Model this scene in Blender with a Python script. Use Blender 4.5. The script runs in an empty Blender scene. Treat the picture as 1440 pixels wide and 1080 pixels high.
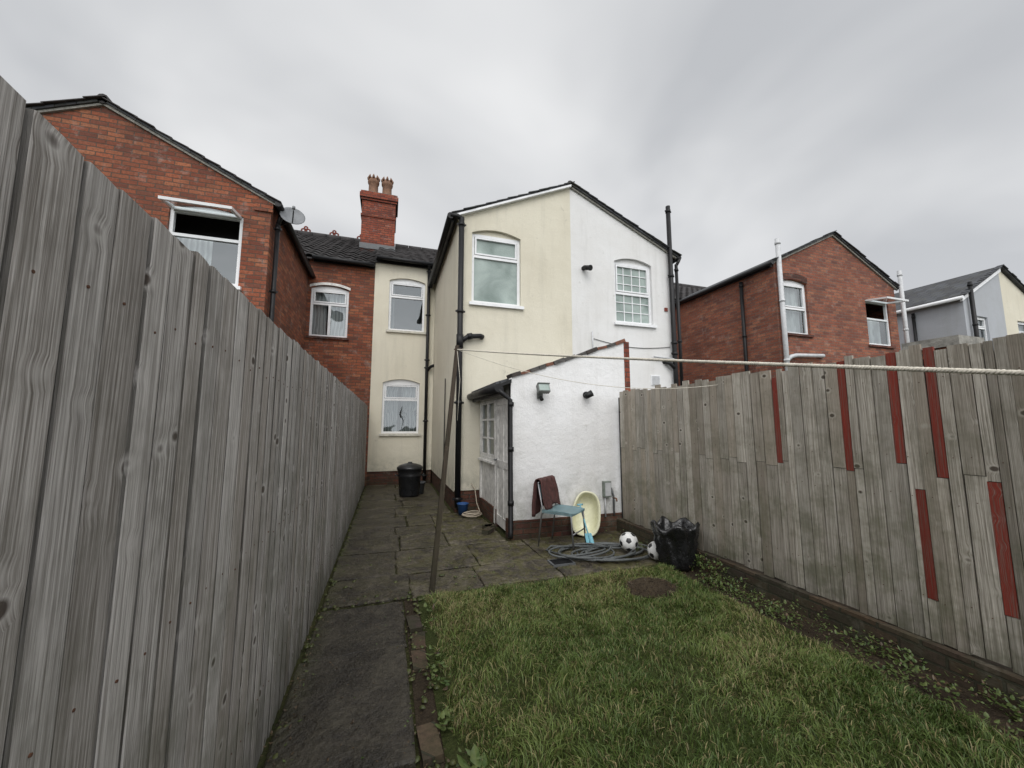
import bpy, math, random, bmesh
import numpy as np
from mathutils import Vector, Matrix, noise
from mathutils.geometry import tessellate_polygon
random.seed(7); np.random.seed(7)
R=random.uniform
sc=bpy.context.scene
COL=sc.collection
# ------------------------------------------------------------------ node helpers
def nd(nt,t,ins=None,**props):
    n=nt.nodes.new(t)
    for k,v in props.items(): setattr(n,k,v)
    for k,v in (ins or {}).items():
        s=n.inputs[k]
        if isinstance(v,bpy.types.NodeSocket): nt.links.new(v,s)
        else: s.default_value=v
    return n
def c4(c): return (c[0],c[1],c[2],1.0)
def mixc(nt,f,a,b,blend='MIX'):
    n=nt.nodes.new('ShaderNodeMix'); n.data_type='RGBA'; n.blend_type=blend
    for i,v in ((0,f),(6,a),(7,b)):
        if isinstance(v,bpy.types.NodeSocket): nt.links.new(v,n.inputs[i])
        elif i==0: n.inputs[0].default_value=v
        else: n.inputs[i].default_value=c4(v)
    return n.outputs[2]
def mth(nt,op,a,b=None,c=None,clamp=False):
    n=nt.nodes.new('ShaderNodeMath'); n.operation=op; n.use_clamp=clamp
    for i,v in enumerate((a,b,c)):
        if v is None: continue
        if isinstance(v,bpy.types.NodeSocket): nt.links.new(v,n.inputs[i])
        else: n.inputs[i].default_value=v
    return n.outputs[0]
def rng(nt,v,a,b,c=0.0,d=1.0):
    n=nd(nt,'ShaderNodeMapRange',{0:v,1:a,2:b,3:c,4:d}); return n.outputs[0]
def noi(nt,vec,scale,detail=3,rough=.55,dist=0.0):
    return nd(nt,'ShaderNodeTexNoise',{'Vector':vec,'Scale':scale,'Detail':detail,'Roughness':rough,'Distortion':dist}).outputs[0]
def comb(nt,x,y,z):
    return nd(nt,'ShaderNodeCombineXYZ',{0:x,1:y,2:z}).outputs[0]
def newmat(name):
    m=bpy.data.materials.new(name); m.use_nodes=True; nt=m.node_tree
    b=nt.nodes['Principled BSDF']; g=nt.nodes.new('ShaderNodeNewGeometry')
    s=nd(nt,'ShaderNodeSeparateXYZ',{0:g.outputs['Position']})
    return m,nt,b,g.outputs['Position'],s.outputs[0],s.outputs[1],s.outputs[2]
def setb(nt,b,col=None,rough=None,h=None,hd=.01,hs=1.0,spec=None,metal=None):
    for k,v in (('Base Color',col),('Roughness',rough),('Specular IOR Level',spec),('Metallic',metal)):
        if v is None: continue
        if isinstance(v,bpy.types.NodeSocket): nt.links.new(v,b.inputs[k])
        elif k=='Base Color': b.inputs[k].default_value=c4(v)
        else: b.inputs[k].default_value=v
    if h is not None:
        bp=nd(nt,'ShaderNodeBump',{'Height':h,'Distance':hd,'Strength':hs})
        nt.links.new(bp.outputs[0],b.inputs['Normal'])
def plain(name,col,rough=.5,var=.25,vs=12,metal=0.0,spec=.4,bump=0.0):
    m,nt,b,P,x,y,z=newmat(name)
    n=noi(nt,P,vs,3,.65)
    c=mixc(nt,rng(nt,n,.3,.7),tuple(k*(1-var) for k in col),tuple(min(1,k*(1+var*.5)) for k in col))
    setb(nt,b,c,rng(nt,n,.3,.7,max(0,rough-.1),min(1,rough+.1)),n if bump else None,bump or .01,1,spec,metal)
    return m
def brick_mat(name,c1,c2,mort,soot=.5,damp=True,bw=.225,rh=.075,rough=.88):
    m,nt,b,P,x,y,z=newmat(name)
    u=mth(nt,'ADD',x,y)
    wob=mth(nt,'MULTIPLY',mth(nt,'SUBTRACT',noi(nt,P,9,1),.5),.012)
    vec=comb(nt,mth(nt,'ADD',u,wob),mth(nt,'ADD',z,wob),0.0)
    br=nd(nt,'ShaderNodeTexBrick',{'Vector':vec,'Color1':c4(c1),'Color2':c4(c2),'Mortar':c4(mort),'Scale':1.0,'Mortar Size':.0085,'Mortar Smooth':.3,'Bias':-.1,'Brick Width':bw,'Row Height':rh})
    vec2=comb(nt,mth(nt,'ADD',mth(nt,'ADD',u,wob),bw*40),mth(nt,'ADD',mth(nt,'ADD',z,wob),rh*62),0.0)
    br2=nd(nt,'ShaderNodeTexBrick',{'Vector':vec2,'Color1':(0,0,0,1),'Color2':(1,1,1,1),'Mortar':(.5,.5,.5,1),'Scale':1.0,'Mortar Size':.0085,'Mortar Smooth':.3,'Bias':0.0,'Brick Width':bw,'Row Height':rh})
    v2=nd(nt,'ShaderNodeRGBToBW',{0:br2.outputs[0]}).outputs[0]
    c=mixc(nt,mth(nt,'MULTIPLY',rng(nt,v2,.62,1),.6),br.outputs[0],(c1[0]*.30,c1[1]*.5,c1[2]*.8))
    c=mixc(nt,mth(nt,'MULTIPLY',rng(nt,v2,.35,.0),.45),c,(min(1,c1[0]*1.25),c1[1]*1.8,c1[2]*1.8))
    big=noi(nt,P,1.1,4,.65,.4)
    fine=noi(nt,P,30,3,.75)
    c=mixc(nt,mth(nt,'MULTIPLY',rng(nt,big,.42,.72),soot),c,(.05,.035,.03))
    c=mixc(nt,mth(nt,'MULTIPLY',rng(nt,fine,.42,.68),.65),c,(c1[0]*.3,c1[1]*.38,c1[2]*.45))
    eff=noi(nt,P,4.5,4,.75)
    c=mixc(nt,mth(nt,'MULTIPLY',rng(nt,eff,.56,.74),.35),c,(.42,.36,.32))
    if damp:
        lo=mth(nt,'MULTIPLY',rng(nt,z,.5,0),rng(nt,eff,.35,.6))
        c=mixc(nt,mth(nt,'MULTIPLY',lo,.7),c,(.035,.042,.02))
    h=mth(nt,'ADD',mth(nt,'MULTIPLY',br.outputs[1],-1.0),mth(nt,'MULTIPLY',fine,.6))
    setb(nt,b,c,rough,h,.009,.9,.2)
    return m
def render_mat(name,col,rs=70,stain=.35,hd=.008,rough=.85,ghost=False,damptop=.85):
    m,nt,b,P,x,y,z=newmat(name)
    n=noi(nt,P,rs,3,.7)
    lowf=noi(nt,P,.9,4,.6,.3)
    streak=noi(nt,comb(nt,mth(nt,'MULTIPLY',mth(nt,'ADD',x,y),6.0),mth(nt,'MULTIPLY',z,.5),0.0),1.0,4,.6)
    c=mixc(nt,mth(nt,'MULTIPLY',rng(nt,lowf,.4,.7),.45),col,(col[0]*.80,col[1]*.78,col[2]*.74))
    c=mixc(nt,mth(nt,'MULTIPLY',rng(nt,streak,.52,.78),stain),c,(.26,.25,.21))
    c=mixc(nt,mth(nt,'MULTIPLY',rng(nt,n,.5,.75),.3),c,(col[0]*.5,col[1]*.5,col[2]*.48))
    mid=noi(nt,P,5,4,.7)
    damp=mth(nt,'MULTIPLY',rng(nt,z,damptop,.22),rng(nt,mid,.40,.60))
    c=mixc(nt,mth(nt,'MULTIPLY',damp,.6),c,(.22,.23,.18))
    c=mixc(nt,mth(nt,'MULTIPLY',rng(nt,mid,.66,.74),.35),c,(.30,.28,.24))
    if ghost:
        h=mth(nt,'ADD',mth(nt,'MULTIPLY',n,.35),mth(nt,'MULTIPLY',mid,1.8))
    else:
        h=mth(nt,'ADD',n,mth(nt,'MULTIPLY',mid,1.2))
    setb(nt,b,c,rough,h,hd,.8,.2)
    return m
def wood_mat(name,light,dark,green=.35,contrast=1.0,knots=.62,warpamt=.012,fr=170.0,vary=1.0):
    m,nt,b,P,x,y,z=newmat(name)
    at=nd(nt,'ShaderNodeAttribute',attribute_name='bc')
    s=nd(nt,'ShaderNodeSeparateColor',{0:at.outputs[0]})
    r,g,bl=s.outputs[0],s.outputs[1],s.outputs[2]
    ac=mth(nt,'ADD',x,y); off=mth(nt,'MULTIPLY',r,37.0)
    warp=mth(nt,'MULTIPLY',mth(nt,'SUBTRACT',noi(nt,comb(nt,mth(nt,'MULTIPLY',ac,5.0),mth(nt,'MULTIPLY',z,1.1),off),1.0,1),.5),warpamt)
    vk=comb(nt,mth(nt,'MULTIPLY',ac,7.5),mth(nt,'MULTIPLY',z,9.5),off)
    vor=nd(nt,'ShaderNodeTexVoronoi',{'Vector':vk,'Scale':1.0},feature='F1')
    vc=nd(nt,'ShaderNodeSeparateColor',{0:vor.outputs[1]}).outputs[0]
    kd=vor.outputs[0]; has=mth(nt,'GREATER_THAN',vc,knots)
    kn=mth(nt,'MULTIPLY',rng(nt,kd,.17,.11),has)
    halo=mth(nt,'MULTIPLY',rng(nt,kd,.28,.17),has)
    kring=mth(nt,'MULTIPLY',rng(nt,kd,.36,.1),has)
    acw=mth(nt,'ADD',mth(nt,'ADD',ac,warp),mth(nt,'MULTIPLY',kring,.012))
    g1=noi(nt,comb(nt,mth(nt,'MULTIPLY',acw,fr),mth(nt,'MULTIPLY',z,2.4),off),1.0,3,.8)
    g3=noi(nt,comb(nt,mth(nt,'MULTIPLY',acw,34.0),mth(nt,'MULTIPLY',z,1.3),off),1.0,2,.6)
    blot=noi(nt,P,3.4,4,.75)
    f=rng(nt,g1,.5-.14/contrast,.5+.15/contrast)
    c=mixc(nt,f,dark,light)
    c=mixc(nt,mth(nt,'MULTIPLY',rng(nt,g3,.48,.70),.35),c,tuple(k*.8 for k in dark))
    c=mixc(nt,rng(nt,r,.0,.5,.6*vary,0),c,(light[0]*.50,light[1]*.45,light[2]*.40))
    c=mixc(nt,rng(nt,r,.75,1,0,.35*vary),c,tuple(min(1,k*1.15) for k in light))
    c=mixc(nt,mth(nt,'MULTIPLY',rng(nt,bl,0,1),.85),c,(.028,.026,.022))
    c=mixc(nt,mth(nt,'MULTIPLY',rng(nt,blot,.48,.68),.40),c,(dark[0]*.8,dark[1]*.8,dark[2]*.8))
    c=mixc(nt,mth(nt,'MULTIPLY',halo,.45),c,tuple(min(1,k*.95) for k in light))
    c=mixc(nt,mth(nt,'MULTIPLY',kn,.88),c,(.045,.03,.022))
    gn=mth(nt,'MULTIPLY',rng(nt,blot,.42,.62),rng(nt,z,1.8,.1,.15,1.0))
    c=mixc(nt,mth(nt,'MULTIPLY',gn,green),c,(.10,.115,.05))
    dm=mth(nt,'MULTIPLY',rng(nt,z,.42,.0),rng(nt,g3,.2,.5))
    c=mixc(nt,mth(nt,'MULTIPLY',dm,.6),c,(.035,.035,.024))
    pm=mth(nt,'MULTIPLY',g,rng(nt,g1,.36,.50,.55,1.0))
    c=mixc(nt,pm,c,mixc(nt,f,(.13,.022,.015),(.27,.050,.035)))
    h=mth(nt,'ADD',g1,mth(nt,'MULTIPLY',g3,.4))
    setb(nt,b,c,.85,h,.005,1.0,.2)
    return m
def glass_mat(name,tint=(.75,.8,.8),refl=.16):
    m=bpy.data.materials.new(name); m.use_nodes=True; nt=m.node_tree; nt.nodes.clear()
    g=nt.nodes.new('ShaderNodeNewGeometry')
    bp=nd(nt,'ShaderNodeBump',{'Height':noi(nt,g.outputs['Position'],2.5,1),'Distance':.01,'Strength':.35})
    lw=nd(nt,'ShaderNodeLayerWeight',{'Blend':.22})
    t=nd(nt,'ShaderNodeBsdfTransparent',{0:c4(tint)})
    gl=nd(nt,'ShaderNodeBsdfAnisotropic',{'Roughness':.02,'Normal':bp.outputs[0],'Color':(.9,.95,.97,1)})
    f=mth(nt,'ADD',mth(nt,'MULTIPLY',lw.outputs[0],.7),refl,clamp=True)
    mx=nd(nt,'ShaderNodeMixShader',{0:f,1:t.outputs[0],2:gl.outputs[0]})
    o=nt.nodes.new('ShaderNodeOutputMaterial'); nt.links.new(mx.outputs[0],o.inputs[0]); return m
# ------------------------------------------------------------------ materials
BR_L=brick_mat('red_brick_weathered',(.36,.115,.060),(.18,.056,.037),(.12,.09,.07),.55)
BR_R=brick_mat('red_brick',(.37,.13,.077),(.22,.074,.05),(.19,.145,.12),.38)
BR_P=brick_mat('plinth_brick',(.17,.06,.042),(.09,.04,.032),(.09,.08,.065),.6)
BR_C=brick_mat('chimney_brick',(.34,.085,.048),(.21,.055,.035),(.09,.07,.06),.4,False)
BR_W=brick_mat('garden_wall_brick',(.115,.07,.047),(.07,.05,.037),(.05,.048,.035),.7)
CREAM=render_mat('cream_roughcast',(.73,.69,.57),85,.20,.010)
WHITE=render_mat('white_render',(.78,.78,.775),85,.18,.008)
SHEDW=render_mat('white_painted_render',(.80,.80,.80),55,.14,.012,.7,True,1.0)
GREY=render_mat('grey_render',(.44,.46,.49),75,.2)
WOODL=wood_mat('weathered_fence_wood',(.60,.575,.55),(.17,.155,.14),.28,1.1,.50,fr=150.0,vary=.75)
WOODR=wood_mat('weathered_board_wood',(.60,.56,.49),(.21,.185,.15),.50,.9,.66)
PVC=plain('white_upvc',(.80,.81,.82),.3,.06,5,spec=.5)
WPAINT=plain('old_white_paint',(.70,.69,.66),.55,.35,9,bump=.004)
SILL=plain('painted_sill',(.66,.64,.56),.7,.3,8,bump=.003)
BLACKP=plain('black_plastic_pipe',(.012,.012,.013),.45,.4,14,spec=.3)
GREYP=plain('grey_plastic_pipe',(.55,.56,.57),.4,.2,10)
DARK=plain('dark_backing',(.03,.03,.032),.9)  # near-black colour standing in for shade behind panes and fence boards
GLASS=glass_mat('window_glass')
LEAD=plain('lead_flashing',(.12,.125,.13),.5,.3,8,bump=.004)
TERRA=plain('terracotta',(.22,.12,.075),.8,.45,16,bump=.006)
REDT=plain('red_ridge_crest',(.20,.05,.035),.8,.4,16)
MORT=plain('mortar_cap',(.30,.29,.26),.9,.4,22,bump=.01)
def curtain_mat(name,a,bb,fr=75.0):
    m,nt,b,P,x,y,z=newmat(name)
    w=mth(nt,'SINE',mth(nt,'MULTIPLY',mth(nt,'ADD',mth(nt,'ADD',x,y),mth(nt,'MULTIPLY',noi(nt,P,3,1),.12)),fr))
    setb(nt,b,mixc(nt,rng(nt,w,-1,1),a,bb),.9,None,spec=.1); return m
CURT=curtain_mat('curtain_fabric',(.35,.35,.36),(.62,.62,.62))
CURT2=curtain_mat('striped_blind',(.08,.09,.10),(.34,.35,.36),110.0)
def frosted():
    m,nt,b,P,x,y,z=newmat('frosted_glass')
    v=nd(nt,'ShaderNodeTexVoronoi',{'Vector':P,'Scale':38.0},feature='SMOOTH_F1').outputs[0]
    c=mixc(nt,rng(nt,noi(nt,P,1.7,3,.5,.6),.3,.7),(.15,.20,.18),(.38,.45,.42))
    setb(nt,b,c,.22,v,.006,.6,.6); return m
FROST=frosted()
def slate(name,c1,c2,bw=.3,rh=.25,moss=.4):
    m,nt,b,P,x,y,z=newmat(name)
    vec=comb(nt,y,x,0.0)
    br=nd(nt,'ShaderNodeTexBrick',{'Vector':vec,'Color1':c4(c1),'Color2':c4(c2),'Mortar':(.01,.01,.01,1),'Scale':1.0,'Mortar Size':.006,'Brick Width':bw,'Row Height':rh})
    n=noi(nt,P,6,4,.65)
    c=mixc(nt,mth(nt,'MULTIPLY',rng(nt,n,.5,.7),moss),br.outputs[0],(.12,.12,.08))
    setb(nt,b,c,.7,mth(nt,'ADD',mth(nt,'MULTIPLY',br.outputs[1],-1.0),n),.01,.8,.3); return m
SLATE=slate('roof_slate',(.085,.09,.10),(.05,.05,.055))
TILE=plain('concrete_roof_tile',(.05,.046,.046),.8,.5,7,bump=.01)
# ------------------------------------------------------------------ mesh builder
class MB:
    def __init__(s): s.v=[];s.f=[];s.m=[];s.c=[];s.mats=[];s.sm=[]
    def mi(s,mat):
        if mat not in s.mats: s.mats.append(mat)
        return s.mats.index(mat)
    def face(s,idx,mat,col=(0,0,0),smooth=False):
        s.f.append(tuple(idx)); s.m.append(s.mi(mat)); s.c.append(col); s.sm.append(smooth)
    def poly(s,pts,mat,col=(0,0,0)):
        i=len(s.v); s.v+= [tuple(p) for p in pts]; s.face(range(i,i+len(pts)),mat,col)
    def hexa(s,p,mat,col=(0,0,0)):
        i=len(s.v); s.v+=[tuple(q) for q in p]
        for f in ((0,3,2,1),(4,5,6,7),(0,1,5,4),(1,2,6,5),(2,3,7,6),(3,0,4,7)):
            s.face([i+k for k in f],mat,col)
    def box(s,x0,x1,y0,y1,z0,z1,mat,col=(0,0,0)):
        s.hexa([(x0,y0,z0),(x1,y0,z0),(x1,y1,z0),(x0,y1,z0),(x0,y0,z1),(x1,y0,z1),(x1,y1,z1),(x0,y1,z1)],mat,col)
    def obox(s,M,sx,sy,sz,mat,col=(0,0,0)):
        P=[M@Vector(q) for q in ((-sx,-sy,-sz),(sx,-sy,-sz),(sx,sy,-sz),(-sx,sy,-sz),(-sx,-sy,sz),(sx,-sy,sz),(sx,sy,sz),(-sx,sy,sz))]
        s.hexa(P,mat,col)
    def tube(s,pts,r,mat,seg=10,caps=True):
        pts=[Vector(p) for p in pts]; n=len(pts); i0=len(s.v)
        up=None
        for k,p in enumerate(pts):
            d=(pts[min(k+1,n-1)]-pts[max(k-1,0)]).normalized()
            if up is None:
                up=Vector((0,0,1)) if abs(d.z)<.9 else Vector((1,0,0))
            a=(up-d*up.dot(d))
            if a.length<1e-5: a=d.orthogonal()
            a.normalize(); bb=d.cross(a); up=a
            rr=r[k] if isinstance(r,(list,tuple)) else r
            for j in range(seg):
                t=2*math.pi*j/seg; s.v.append(tuple(p+(a*math.cos(t)+bb*math.sin(t))*rr))
        for k in range(n-1):
            for j in range(seg):
                a=i0+k*seg+j; b=i0+k*seg+(j+1)%seg
                s.face((a,b,b+seg,a+seg),mat,smooth=True)
        if caps:
            s.face([i0+j for j in range(seg)][::-1],mat); s.face([i0+(n-1)*seg+j for j in range(seg)],mat)
    def lathe(s,prof,c,mat,seg=24,M=None,fn=None):
        i0=len(s.v); M=M or Matrix.Identity(4); c=Vector(c)
        for (r,z) in prof:
            for j in range(seg):
                t=2*math.pi*j/seg
                p=Vector((r*math.cos(t),r*math.sin(t),z))
                if fn: p=fn(p,t,z)
                s.v.append(tuple(c+M@p))
        for k in range(len(prof)-1):
            for j in range(seg):
                a=i0+k*seg+j; b=i0+k*seg+(j+1)%seg
                s.face((a,b,b+seg,a+seg),mat,smooth=True)
    def wall(s,O,U,N,outer,holes,mat,depth=.12,rmat=None):
        O=Vector(O);U=Vector(U);N=Vector(N);Z=Vector((0,0,1))
        loops=[outer]+holes
        vl=[[Vector((p[0],p[1],0)) for p in l] for l in loops]
        tris=tessellate_polygon(vl); flat=[p for l in loops for p in l]
        i0=len(s.v); s.v+=[tuple(O+U*p[0]+Z*p[1]) for p in flat]
        for t in tris: s.face([i0+k for k in t],mat)
        for l in holes:
            n=len(l)
            for k in range(n):
                a=l[k]; b=l[(k+1)%n]
                s.poly([O+U*a[0]+Z*a[1],O+U*b[0]+Z*b[1],O+U*b[0]+Z*b[1]-N*depth,O+U*a[0]+Z*a[1]-N*depth],rmat or mat)
    def build(s,name,parent=None,origin=None):
        me=bpy.data.meshes.new(name)
        V=np.array(s.v,dtype=float)
        if origin is None:
            mn=V.min(0);mx=V.max(0); origin=Vector(((mn[0]+mx[0])/2,(mn[1]+mx[1])/2,mn[2]))
        origin=Vector(origin)
        me.from_pydata([tuple(p) for p in (V-np.array(origin))],[],s.f)
        for m in s.mats: me.materials.append(m)
        me.polygons.foreach_set('material_index',s.m); me.polygons.foreach_set('use_smooth',s.sm)
        if any(c!=(0,0,0) for c in s.c):
            at=me.color_attributes.new('bc','FLOAT_COLOR','CORNER')
            arr=[]
            for f,c in zip(s.f,s.c): arr+= [c[0],c[1],c[2],1.0]*len(f)
            at.data.foreach_set('color',arr)
        me.update()
        o=bpy.data.objects.new(name,me); COL.objects.link(o); o.location=origin
        if parent:
            o.parent=parent; o.matrix_parent_inverse=Matrix.Translation(-parent.location)
        return o
def empty(name,loc):
    e=bpy.data.objects.new(name,None); COL.objects.link(e); e.location=loc; e.empty_display_size=.3; return e
def F(O,U,N):
    O=Vector(O);U=Vector(U);N=Vector(N)
    return lambda u,v,n: O+U*u+Vector((0,0,v))+N*n
def lbox(mb,P,u0,u1,v0,v1,n0,n1,mat,col=(0,0,0)):
    mb.hexa([P(u0,v0,n0),P(u1,v0,n0),P(u1,v0,n1),P(u0,v0,n1),P(u0,v1,n0),P(u1,v1,n0),P(u1,v1,n1),P(u0,v1,n1)],mat,col)
def arch(u0,u1,v0,v1,rise,seg=10):
    pts=[(u0,v0),(u1,v0)]
    if rise<=0: return pts+[(u1,v1),(u0,v1)]
    w=u1-u0
    for k in range(seg+1):
        t=k/seg; pts.append((u1-w*t, v1-rise+rise*(1-(2*t-1)**2)))
    return pts
def window(parent,O,U,N,u0,u1,v0,v1,rise=.08,H=(.68,),V=(),Vtop=(),glass=None,curt=None,sill=SILL,archmat=None,openvent=False,grid=None,recess=.06,lintel=None,curtspan=None,lth=.17):
    P=F(O,U,N); fr=MB(); gl=MB()
    glass=glass or GLASS
    t=.055; top=v1-rise; n0=-recess-.06;n1=-recess
    lbox(fr,P,u0+.002,u0+t,v0,top,n0,n1,PVC); lbox(fr,P,u1-t,u1-.002,v0,top,n0,n1,PVC)
    lbox(fr,P,u0+t,u1-t,v0+.002,v0+t,n0,n1,PVC); lbox(fr,P,u0+t,u1-t,top-t,top,n0,n1,PVC)
    if rise>0:
        a=arch(u0,u1,top,v1,rise)[2:]
        pts=[P(u0,top,n1-.004)]+[P(u1,top,n1-.004)]+[P(p[0],p[1]-.001,n1-.004) for p in a[1:-1]]
        fr.poly(pts,archmat or PVC)
    iw=u1-u0-2*t; ih=top-v0-2*t
    hs=sorted([v0+t+h*ih for h in H])
    for h in hs: lbox(fr,P,u0+t,u1-t,h-.025,h+.025,n0+.005,n1+.004,PVC)
    htop=hs[-1] if hs else v0+t
    for q in V: 
        uu=u0+t+q*iw; lbox(fr,P,uu-.03,uu+.03,v0+t,(htop-.025) if hs else top-t,n0+.005,n1+.003,PVC)
    for q in Vtop:
        uu=u0+t+q*iw; lbox(fr,P,uu-.03,uu+.03,htop+.025,top-t,n0+.005,n1+.003,PVC)
    if hs and not openvent:
        a0,a1=u0+t+.012,u1-t-.012; b0,b1=htop+.037,top-t-.01
        for (x0,x1,y0,y1) in ((a0,a0+.03,b0,b1),(a1-.03,a1,b0,b1),(a0+.03,a1-.03,b0,b0+.03),(a0+.03,a1-.03,b1-.03,b1)):
            lbox(fr,P,x0,x1,y0,y1,n0+.01,n1+.012,PVC)
    if grid:
        gu,gv=grid
        for k in range(1,gu): 
            uu=u0+t+iw*k/gu; lbox(fr,P,uu-.008,uu+.008,v0+t,top-t,n0+.012,n1-.012,PVC)
        for k in range(1,gv):
            vv=v0+t+ih*k/gv; lbox(fr,P,u0+t,u1-t,vv-.008,vv+.008,n0+.014,n1-.014,PVC)
    gn=n1-.03
    gtop=top-t if not openvent else htop
    gl.poly([P(u0+t,v0+t,gn),P(u1-t,v0+t,gn),P(u1-t,gtop,gn),P(u0+t,gtop,gn)],glass)
    if openvent:
        w0,w1=u0+t-.02,u1-t+.02; L=top-htop-.01; a=math.radians(82)
        def Q(u,s,n): return P(u,top-.03-s*math.cos(a)+n*math.sin(a),n1+.01+s*math.sin(a)+n*math.cos(a))
        def qb(a0,a1,s0,s1):
            fr.hexa([Q(a0,s0,0),Q(a1,s0,0),Q(a1,s1,0),Q(a0,s1,0),Q(a0,s0,.045),Q(a1,s0,.045),Q(a1,s1,.045),Q(a0,s1,.045)],PVC)
        qb(w0,w1,0,.05); qb(w0,w1,L-.05,L); qb(w0,w0+.05,.05,L-.05); qb(w1-.05,w1,.05,L-.05)
        gl.poly([Q(w0+.05,.05,.02),Q(w1-.05,.05,.02),Q(w1-.05,L-.05,.02),Q(w0+.05,L-.05,.02)],glass)
    if sill: 
        lbox(fr,P,u0-.05,u1+.05,v0-.06,v0-.003,-recess-.05,.055,sill)
    if lintel:
        n=10; w=u1-u0
        for k in range(n):
            q=[]
            for tt in (k/n,(k+1)/n):
                uu=u0-.03+(w+.06)*tt; base=v1-rise+rise*(1-(2*tt-1)**2)
                q.append((uu,base+.004,base+lth))
            a0,a1=q
            fr.hexa([P(a0[0],a0[1],-.02),P(a1[0],a1[1],-.02),P(a1[0],a1[1],.012),P(a0[0],a0[1],.012),P(a0[0],a0[2],-.02),P(a1[0],a1[2],-.02),P(a1[0],a1[2],.012),P(a0[0],a0[2],.012)],lintel)
    fr.build('window_frame',parent); gl.build('window_pane',parent)
    bk=MB()
    if curt:
        for (c0,c1) in (curtspan or ((0,.28),(.72,1))):
            n=max(6,int((c1-c0)*26)); A=u0+iw*c0+.03; B=u0+iw*c1+.05
            i0=len(bk.v)
            ctop=(htop+.03) if openvent else top-.02
            for k in range(n+1):
                uu=A+(B-A)*k/n; dn=-.20+.018*math.sin(k*1.9)+R(-.006,.006)
                bk.v.append(tuple(P(uu,v0+.02,dn))); bk.v.append(tuple(P(uu,ctop,dn)))
            for k in range(n): bk.face((i0+2*k,i0+2*k+2,i0+2*k+3,i0+2*k+1),curt,smooth=True)
    lbox(bk,P,u0-.2,u1+.2,v0-.2,v1+.1,-.62,-.60,DARK)  # dark sheet added in place of an unlit room
    lbox(bk,P,u0-.06,u1+.06,v0-.10,v0-.08,-.6,-.13,DARK)
    bk.build('window_interior',parent)
def gutter(mb,p0,p1,r=.055,mat=None):
    mat=mat or BLACKP; mb.tube([p0,p1],r,mat,10)
def pipe(mb,pts,r=.035,mat=None,collar=True):
    mat=mat or BLACKP; mb.tube(pts,r,mat,12)
    if collar:
        for a,b in zip(pts[:-1],pts[1:]):
            a=Vector(a);b=Vector(b); L=(b-a).length
            if L>1 and abs((b-a).normalized().z)>.9:
                n=int(L/2.0)+1
                for k in range(n+1):
                    c=a+(b-a)*((k+.08)/(n+.16)); d=(b-a).normalized()*.03
                    mb.tube([c-d,c+d],r*1.18,mat,12)
                    mb.box(c.x-r*1.7,c.x+r*1.7,c.y-.006,c.y+.006,c.z-.018,c.z+.018,mat)
YF=6.87; YR=10.6
def slab(mb,xa,za,xb,zb,y0,y1,th,mat):
    mb.hexa([(xa,y0,za),(xb,y0,zb),(xb,y1,zb),(xa,y1,za),(xa,y0,za+th),(xb,y0,zb+th),(xb,y1,zb+th),(xa,y1,za+th)],mat)
def verge(mb,xa,za,xb,zb,y,mat,lift=.03,pitch=.24,dy=.08):
    d=Vector((xb-xa,0,zb-za)); L=d.length; n=int(L/pitch); d.normalize()
    ang=math.atan2(d.z,d.x)
    for k in range(n+1):
        s=min(k*pitch+pitch/2,L-.05); p=Vector((xa,y,za))+d*s+Vector((0,R(-.018,.018),lift+R(-.005,.005)))
        M=Matrix.Translation(p)@Matrix.Rotation(-(ang),4,'Y')@Matrix.Rotation(R(.04,.08) if (d.x>0)==(d.z>0) else -R(.04,.08),4,'Y')
        mb.obox(M,pitch*.54,dy,.007,mat)
def main_roof(parent,x0,x1,ze,zr=8.25,ye=YR-.16,yr=14.6,mat=TILE,name='main_roof'):
    mb=MB(); rows_=13; pit=.30; cols=int((x1-x0)/pit*6)
    for r in range(rows_):
        ya=ye+(yr-ye)*r/rows_; yb=ye+(yr-ye)*(r+1)/rows_
        za=ze+(zr-ze)*r/rows_; zb=ze+(zr-ze)*(r+1)/rows_
        i0=len(mb.v); jit=[R(-.008,.008) for _ in range(cols//6+2)]
        for c in range(cols+1):
            x=x0+(x1-x0)*c/cols; w=.022*math.sin(2*math.pi*(x-x0)/pit)
            j=jit[c//6]
            mb.v.append((x,ya-.04,za+w+.02+j)); mb.v.append((x,ya-.04,za+w+.045+j)); mb.v.append((x,yb,zb+w+.005))
        for c in range(cols):
            a=i0+3*c; mb.face((a,a+3,a+4,a+1),mat); mb.face((a+1,a+4,a+5,a+2),mat)
    mb.hexa([(x0,yr,zr-.05),(x1,yr,zr-.05),(x1,yr+4.1,ze-.05),(x0,yr+4.1,ze-.05),(x0,yr,zr+.02),(x1,yr,zr+.02),(x1,yr+4.1,ze+.02),(x0,yr+4.1,ze+.02)],mat)
    mb.hexa([(x0,ye,ze-.06),(x1,ye,ze-.06),(x1,yr,zr-.09),(x0,yr,zr-.09),(x0,ye,ze-.03),(x1,ye,ze-.03),(x1,yr,zr-.04),(x0,yr,zr-.04)],mat)
    mb.build(name,parent)
    rd=MB(); n=int((x1-x0)/.45)
    for k in range(n):
        a=x0+(x1-x0)*k/n; b=x0+(x1-x0)*(k+1)/n
        rd.tube([(a+.01,yr,zr+.03),(b-.004,yr,zr+.03)],.12,TILE,10)
    return rd,n
# ================================================================== BUILDINGS
def rect(u0,v0,u1,v1): return [(u0,v0),(u1,v0),(u1,v1),(u0,v1)]
RZ=6.54
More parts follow.
